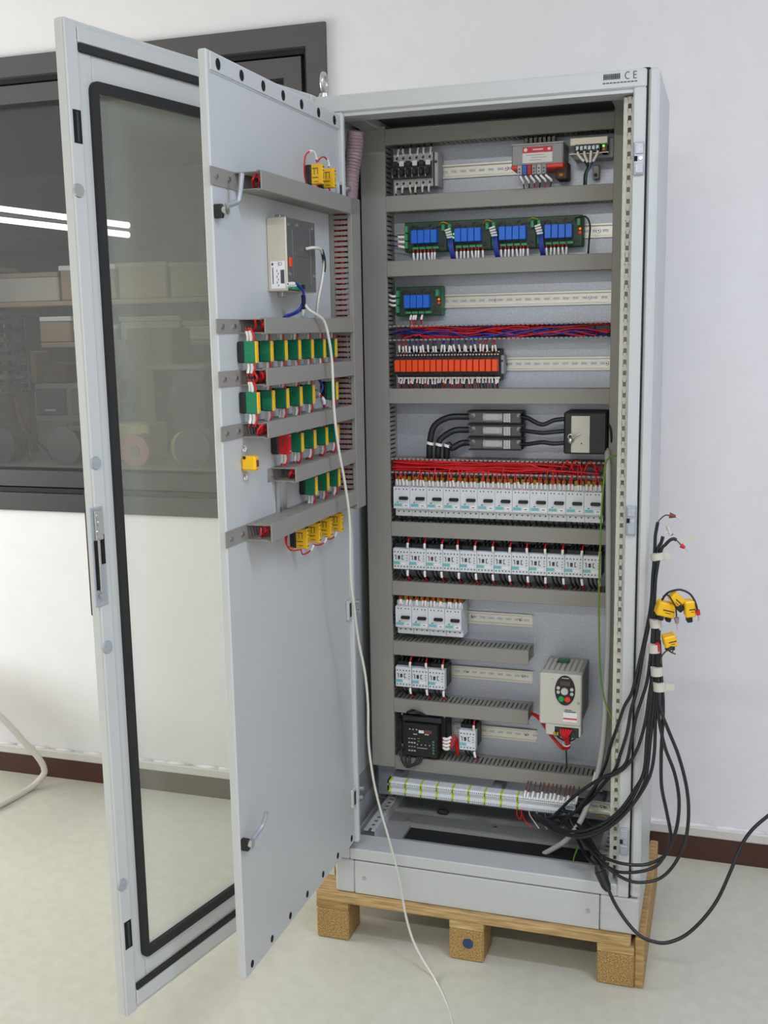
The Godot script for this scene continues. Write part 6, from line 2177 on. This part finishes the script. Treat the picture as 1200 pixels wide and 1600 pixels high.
	# three loops hanging beside the cabinet
	var loops := [
		[Vector3(0.8579, 0.9361, 0.0400), Vector3(0.8644, 0.8581, 0.0420), Vector3(0.8706, 0.7958, 0.0450), Vector3(0.8719, 0.7478, 0.0450), Vector3(0.8705, 0.6830, 0.0450), Vector3(0.8703, 0.6341, 0.0450), Vector3(0.8734, 0.5688, 0.0450), Vector3(0.8869, 0.5021, 0.0400), Vector3(0.8976, 0.4434, 0.0400), Vector3(0.8899, 0.4012, 0.0450), Vector3(0.8694, 0.3806, 0.0500), Vector3(0.8395, 0.3671, 0.0550), Vector3(0.8030, 0.3643, 0.0600), Vector3(0.7649, 0.3622, 0.0500), Vector3(0.7228, 0.3568, 0.0100), Vector3(0.6896, 0.3684, -0.0500), Vector3(0.6472, 0.3709, -0.1200)],
		[Vector3(0.8519, 0.9350, 0.0380), Vector3(0.8559, 0.8414, 0.0420), Vector3(0.8598, 0.7645, 0.0500), Vector3(0.8771, 0.6811, 0.0550), Vector3(0.9027, 0.6125, 0.0550), Vector3(0.9150, 0.5454, 0.0550), Vector3(0.9123, 0.4792, 0.0550), Vector3(0.8989, 0.4300, 0.0600), Vector3(0.8847, 0.3980, 0.0600), Vector3(0.8645, 0.3707, 0.0650), Vector3(0.8286, 0.3546, 0.0700), Vector3(0.7822, 0.3435, 0.0650), Vector3(0.7527, 0.3433, 0.0500), Vector3(0.7316, 0.3438, 0.0300), Vector3(0.6988, 0.3493, -0.0300), Vector3(0.6585, 0.3546, -0.1000)],
		[Vector3(0.8550, 0.9358, 0.0400), Vector3(0.8591, 0.8427, 0.0450), Vector3(0.8661, 0.7750, 0.0600), Vector3(0.8854, 0.7244, 0.0650), Vector3(0.9107, 0.6628, 0.0650), Vector3(0.9304, 0.5908, 0.0650), Vector3(0.9381, 0.5282, 0.0650), Vector3(0.9356, 0.4663, 0.0700), Vector3(0.9238, 0.4210, 0.0750), Vector3(0.9012, 0.3745, 0.0750), Vector3(0.8721, 0.3461, 0.0800), Vector3(0.8303, 0.3340, 0.0850), Vector3(0.7992, 0.3335, 0.0800), Vector3(0.7668, 0.3395, 0.0650), Vector3(0.7395, 0.3492, 0.0450), Vector3(0.6967, 0.3522, -0.0200), Vector3(0.6501, 0.3534, -0.1000)],
	]
	for i in 3:
		cable("black cable hanging in a long loop beside the cabinet, %s of three loops" % ["innermost", "middle", "outermost"][i], loops[i], M.cable_black, R)
	# tangle in the lower corner
	for i in 3:
		cable("short black cable tangled in front of the terminal strip's far end, %s" % ["upper strand", "middle strand", "lower strand"][i], [[Vector3(0.6528, 0.3897, -0.1400), Vector3(0.6905, 0.3722, -0.1100), Vector3(0.7300, 0.3951, -0.0500), Vector3(0.7507, 0.4319, 0.0000)], [Vector3(0.6085, 0.3942, -0.1500), Vector3(0.6340, 0.3644, -0.1300), Vector3(0.6589, 0.3219, -0.1000), Vector3(0.6972, 0.3205, -0.0200), Vector3(0.7227, 0.3305, 0.0200)], [Vector3(0.5916, 0.3588, -0.1500), Vector3(0.6377, 0.3374, -0.1300), Vector3(0.6754, 0.3423, -0.1000), Vector3(0.7065, 0.3316, -0.0500), Vector3(0.7274, 0.3347, 0.0200)]][i], M.cable_black, R)
	# mains lead with an inline coupler
	c = cable("black mains lead with a fat coupler, curving out beside the cabinet", [Vector3(0.6473, 0.3618, -0.1200), Vector3(0.6804, 0.3498, -0.0600), Vector3(0.7090, 0.3428, 0.0000), Vector3(0.7254, 0.3325, 0.0300), Vector3(0.7402, 0.3045, 0.0450), Vector3(0.7538, 0.2798, 0.0500), Vector3(0.7706, 0.2489, 0.0550), Vector3(0.8004, 0.2126, 0.0650), Vector3(0.8327, 0.1876, 0.0750), Vector3(0.8637, 0.1774, 0.0750), Vector3(0.8971, 0.1767, 0.0700), Vector3(0.9386, 0.1967, 0.0600), Vector3(0.9791, 0.2402, 0.0500), Vector3(1.0131, 0.2904, 0.0300), Vector3(1.0405, 0.3581, 0.0100), Vector3(1.0623, 0.4149, -0.0100), Vector3(1.0861, 0.4552, -0.0200), Vector3(1.1217, 0.4918, -0.0300), Vector3(1.1707, 0.5393, -0.0300), Vector3(1.2471, 0.5892, -0.0300)], M.cable_black, 0.0046)
	e = [Vector3(0.7222, 0.3355, 0.0300), Vector3(0.7294, 0.3224, 0.0360), Vector3(0.7453, 0.2919, 0.0460), Vector3(0.7522, 0.2813, 0.0500)]
	k = Mesher.new()
	k.cyl(e[0], e[1], 0.009, 0.0145, 14)
	k.cyl(e[1], e[2], 0.0145, 0.0125, 14)
	k.cyl(e[2], e[3], 0.0125, 0.007, 14)
	obj("coupler", k, M.black, c)
	# yellow plugs hanging on the bundle
	var plugs: Array = [Vector3(0.8709, 1.0150, 0.0450), Vector3(0.8949, 1.0397, 0.0450), Vector3(0.9244, 1.0200, 0.0450), Vector3(0.8816, 0.9392, 0.0450)]
	var turn := [-0.25, -0.75, 0.12, 0.25]
	var size := [Vector3(0.044, 0.034, 0.028), Vector3(0.034, 0.024, 0.026), Vector3(0.024, 0.040, 0.026), Vector3(0.030, 0.028, 0.030)]
	for i in 4:
		var o := thing("yellow_plug", "yellow contact block dangling on the cable bundle, %s" % ["lying level against the bundle", "tilted with its black end downwards", "upright and outermost", "lowest, under the white tape"][i], "contact block", plugs[i], "yellow blocks on the cable bundle")
		o.rotation = Vector3(0.1, 0.3, turn[i])
		k = Mesher.new()
		k.box(Vector3.ZERO, size[i], 0.003)
		obj("block_body", k, M.yellow, o)
		k = Mesher.new()
		k.box(Vector3(0.004, 0, size[i].z / 2), Vector3(size[i].x * 0.6, 0.003, 0.0008))
		k.box(Vector3(0.004, -0.006, size[i].z / 2), Vector3(size[i].x * 0.3, 0.0016, 0.0008))
		obj("print_line", k, M.component_brown, o)
		k = Mesher.new()
		match i:
			0:
				k.box(Vector3(-0.006, -0.022, 0), Vector3(0.014, 0.014, 0.018), 0.002)
				k.box(Vector3(0.013, -0.022, 0), Vector3(0.012, 0.014, 0.018), 0.002)
			1: k.box(Vector3(0.018, -0.009, 0.003), Vector3(0.018, 0.016, 0.022), 0.002)
			2: k.box(Vector3(-0.002, -0.025, 0), Vector3(0.013, 0.018, 0.018), 0.002)
			3: k.cyl(Vector3(-0.002, -0.012, 0.004), Vector3(-0.005, -0.022, 0.008), 0.0115, -1, 16)
		obj("contact_end", k, M.black, o)
	c = cable("thin grey tipped lead arching over the yellow plugs to a red ferrule", [Vector3(0.8559, 1.0174, 0.0400), Vector3(0.8644, 1.0394, 0.0450), Vector3(0.8759, 1.0552, 0.0500), Vector3(0.8932, 1.0629, 0.0520), Vector3(0.9076, 1.0637, 0.0520), Vector3(0.9250, 1.0556, 0.0520), Vector3(0.9370, 1.0379, 0.0520), Vector3(0.9434, 1.0153, 0.0520)], M.cable_black, 0.0026)
	e = [Vector3(0.9434, 1.0184, 0.0520), Vector3(0.9459, 1.0062, 0.0520), Vector3(0.9470, 0.9924, 0.0520)]
	k = Mesher.new()
	k.cyl(e[0], e[1], 0.0055, 0.0045, 10)
	obj("red_ferrule", k, M.red, c)
	k = Mesher.new()
	k.cyl(e[1], e[2], 0.002, -1, 6)
	obj("bare_tip", k, M.steel, c)
	c = cable("thin dark lead bowing down between the yellow plugs to a lilac ferrule", [Vector3(0.8648, 1.0466, 0.0550), Vector3(0.8765, 1.0516, 0.0600), Vector3(0.8856, 1.0403, 0.0620), Vector3(0.8947, 1.0224, 0.0620), Vector3(0.8967, 1.0005, 0.0600)], M.cable_black, 0.0018)
	e = [Vector3(0.8967, 0.9989, 0.0600), Vector3(0.8986, 0.9851, 0.0600), Vector3(0.8990, 0.9697, 0.0600)]
	k = Mesher.new()
	k.cyl(e[0], e[1], 0.0065, 0.004, 10)
	obj("lilac_ferrule", k, M.conduit, c)
	k = Mesher.new()
	k.cyl(e[1], e[2], 0.0014, -1, 6)
	obj("bare_tip", k, M.steel, c)
	c = cable("thin dark lead twisting out from under the lowest yellow plug", [Vector3(0.8625, 0.8811, 0.0450), Vector3(0.8652, 0.8977, 0.0470), Vector3(0.8710, 0.9085, 0.0500), Vector3(0.8796, 0.9154, 0.0500), Vector3(0.8885, 0.9099, 0.0500), Vector3(0.8974, 0.9074, 0.0500)], M.component_brown, 0.0018)
	k = Mesher.new()
	k.tube([Vector3(0.8765, 0.9215, 0.0500), Vector3(0.8827, 0.9131, 0.0520), Vector3(0.8914, 0.9138, 0.0520), Vector3(0.8853, 0.9206, 0.0500)], 0.0012, 6, 4)
	obj("loose_strand", k, M.brick_red, c)
	e = [Vector3(0.8540, 0.9312, 0.0460), Vector3(0.8560, 0.9093, 0.0460)]
	k = Mesher.new()
	k.cyl(e[0], e[1], 0.005, -1, 10)
	tag(obj("red_sleeve", k, M.red), "red crimp sleeve hanging beside the white wraps of the bundle", "crimp sleeve")
	# white cable hanging out of the operator terminal to the floor
	cable("long thin white cable running from the swing panel down across the plinth onto the floor", WHITE, M.cable_white, 0.0033)
	# pale flat cable and earth wire in front of the punched post
	cable("thick pale grey cable hanging inside the post and bending into the floor opening", [Vector3(0.7022, 1.3574, -0.2150), Vector3(0.7095, 1.3338, -0.1650), Vector3(0.7138, 1.2737, -0.1500), Vector3(0.7179, 1.0413, -0.1500), Vector3(0.7192, 0.8713, -0.1500), Vector3(0.7167, 0.7323, -0.1500), Vector3(0.7127, 0.6105, -0.1450), Vector3(0.7041, 0.5266, -0.1300), Vector3(0.6886, 0.4597, -0.1150), Vector3(0.6579, 0.3746, -0.1150), Vector3(0.6209, 0.3131, -0.1300), Vector3(0.5889, 0.2766, -0.1500), Vector3(0.5561, 0.2483, -0.1600)], M.pale_grey, 0.0075)
	k = Mesher.new()
	e = [Vector3(0.7010, 0.5120, -0.1300), Vector3(0.6953, 0.4884, -0.1250)]
	k.cyl(e[0], e[1], 0.0092, -1, 12)
	tag(obj("cable_tie", k, M.sleeve), "white tie round the thick pale grey cable above the terminal rail", "cable tie")
	cable("green and yellow earth wire bowing from the post past the inverter", [Vector3(0.7469, 1.3658, -0.0350), Vector3(0.7288, 1.3606, -0.0500), Vector3(0.7158, 1.3467, -0.0600), Vector3(0.7107, 1.3089, -0.0700), Vector3(0.7054, 1.2202, -0.0750), Vector3(0.7036, 1.1393, -0.0750), Vector3(0.7023, 1.0246, -0.0750), Vector3(0.7039, 0.9251, -0.0750), Vector3(0.7096, 0.8095, -0.0700), Vector3(0.7213, 0.7461, -0.0600), Vector3(0.7363, 0.7122, -0.0450), Vector3(0.7540, 0.6815, -0.0320)], M.wire_green, 0.0022)
	cable("short yellow wire bowing out under the end of the terminal rail", [Vector3(0.6897, 0.3706, -0.1600), Vector3(0.7086, 0.3896, -0.1400), Vector3(0.7274, 0.3940, -0.1200), Vector3(0.7412, 0.3890, -0.1000)], M.olive, 0.0018)
	cable("green earth wire dropping into the floor opening near the corner post", [Vector3(0.6512, 0.3064, -0.1600), Vector3(0.6477, 0.2829, -0.1500), Vector3(0.6420, 0.2643, -0.1300), Vector3(0.6409, 0.2496, -0.1150)], M.wire_green, 0.0024)
	cable("thin red lead dangling from the terminal strip near its middle", [Vector3(0.4827, 0.3843, -0.1700), Vector3(0.4801, 0.3674, -0.1650), Vector3(0.4802, 0.3486, -0.1650), Vector3(0.4882, 0.3361, -0.1700), Vector3(0.4917, 0.3591, -0.1700), Vector3(0.4871, 0.3788, -0.1750)], M.wire_red, 0.0014)

const WHITE := [Vector3(0.1105, 1.7363, 0.3785), Vector3(0.1206, 1.7198, 0.3717), Vector3(0.1312, 1.7075, 0.3463), Vector3(0.1368, 1.6936, 0.3226), Vector3(0.1402, 1.6556, 0.3063), Vector3(0.1425, 1.5985, 0.2961), Vector3(0.1473, 1.4985, 0.3039), Vector3(0.1506, 1.4099, 0.2900), Vector3(0.1533, 1.3327, 0.2639), Vector3(0.1539, 1.2376, 0.2368), Vector3(0.1492, 1.0954, 0.2242), Vector3(0.1497, 1.0202, 0.2072), Vector3(0.1460, 0.9211, 0.1700), Vector3(0.1540, 0.8332, 0.1500), Vector3(0.1555, 0.7445, 0.1350), Vector3(0.1499, 0.6360, 0.1200), Vector3(0.1550, 0.5350, 0.1050), Vector3(0.1659, 0.4504, 0.0900), Vector3(0.1824, 0.3652, 0.0750), Vector3(0.1974, 0.2900, 0.0650), Vector3(0.2107, 0.2163, 0.0600), Vector3(0.2237, 0.1355, 0.0600), Vector3(0.2453, 0.0745, 0.0700), Vector3(0.2755, 0.0332, 0.0850), Vector3(0.3191, 0.0026, 0.1180), Vector3(0.3681, -0.0018, 0.1950), Vector3(0.4067, -0.0016, 0.2760), Vector3(0.4641, 0.0102, 0.4200)]

# ---------------------------------------------------------------- things beside the cabinet
func small_things() -> void:
	# bent tube leg of a chair at the edge of the picture
	var o := thing("chair", "white bent steel tube frame of a chair at the edge by the skirting", "chair", Vector3(-1.5, 0, -0.5))
	var T := Transform3D(Basis(), Vector3(1.5, 0, 0.5))
	for s in [0, 1]:
		var k := Mesher.new()
		k.t = T
		var dx: float = s * -0.42
		k.t = T * Transform3D(Basis(), Vector3(dx, 0, 0))
		k.tube([Vector3(-1.8430, 0.5035, -0.6000), Vector3(-1.5643, 0.2724, -0.6200), Vector3(-1.4767, 0.1722, -0.6350), Vector3(-1.4307, 0.1103, -0.6500), Vector3(-1.4124, 0.0670, -0.6550), Vector3(-1.4160, 0.0401, -0.6450), Vector3(-1.4382, 0.0102, -0.5900), Vector3(-1.4552, 0.0098, -0.4450), Vector3(-1.5178, -0.0045, -0.2500)], 0.0115, 12, 8)
		obj("leg", k, M.cable_white, o)
	var k := Mesher.new()
	k.t = T
	k.tube([Vector3(-1.80, 0.455, -0.60), Vector3(-1.73, 0.465, -0.40), Vector3(-1.74, 0.46, -0.2)], 0.0115, 10, 6)
	k.tube([Vector3(-2.22, 0.455, -0.60), Vector3(-2.15, 0.465, -0.40), Vector3(-2.16, 0.46, -0.2)], 0.0115, 10, 6)
	obj("seat_frame", k, M.cable_white, o)
	k = Mesher.new()
	k.t = T
	k.box(Vector3(-1.94, 0.485, -0.38), Vector3(0.46, 0.03, 0.44), 0.01)
	obj("seat", k, M.pale_grey, o)
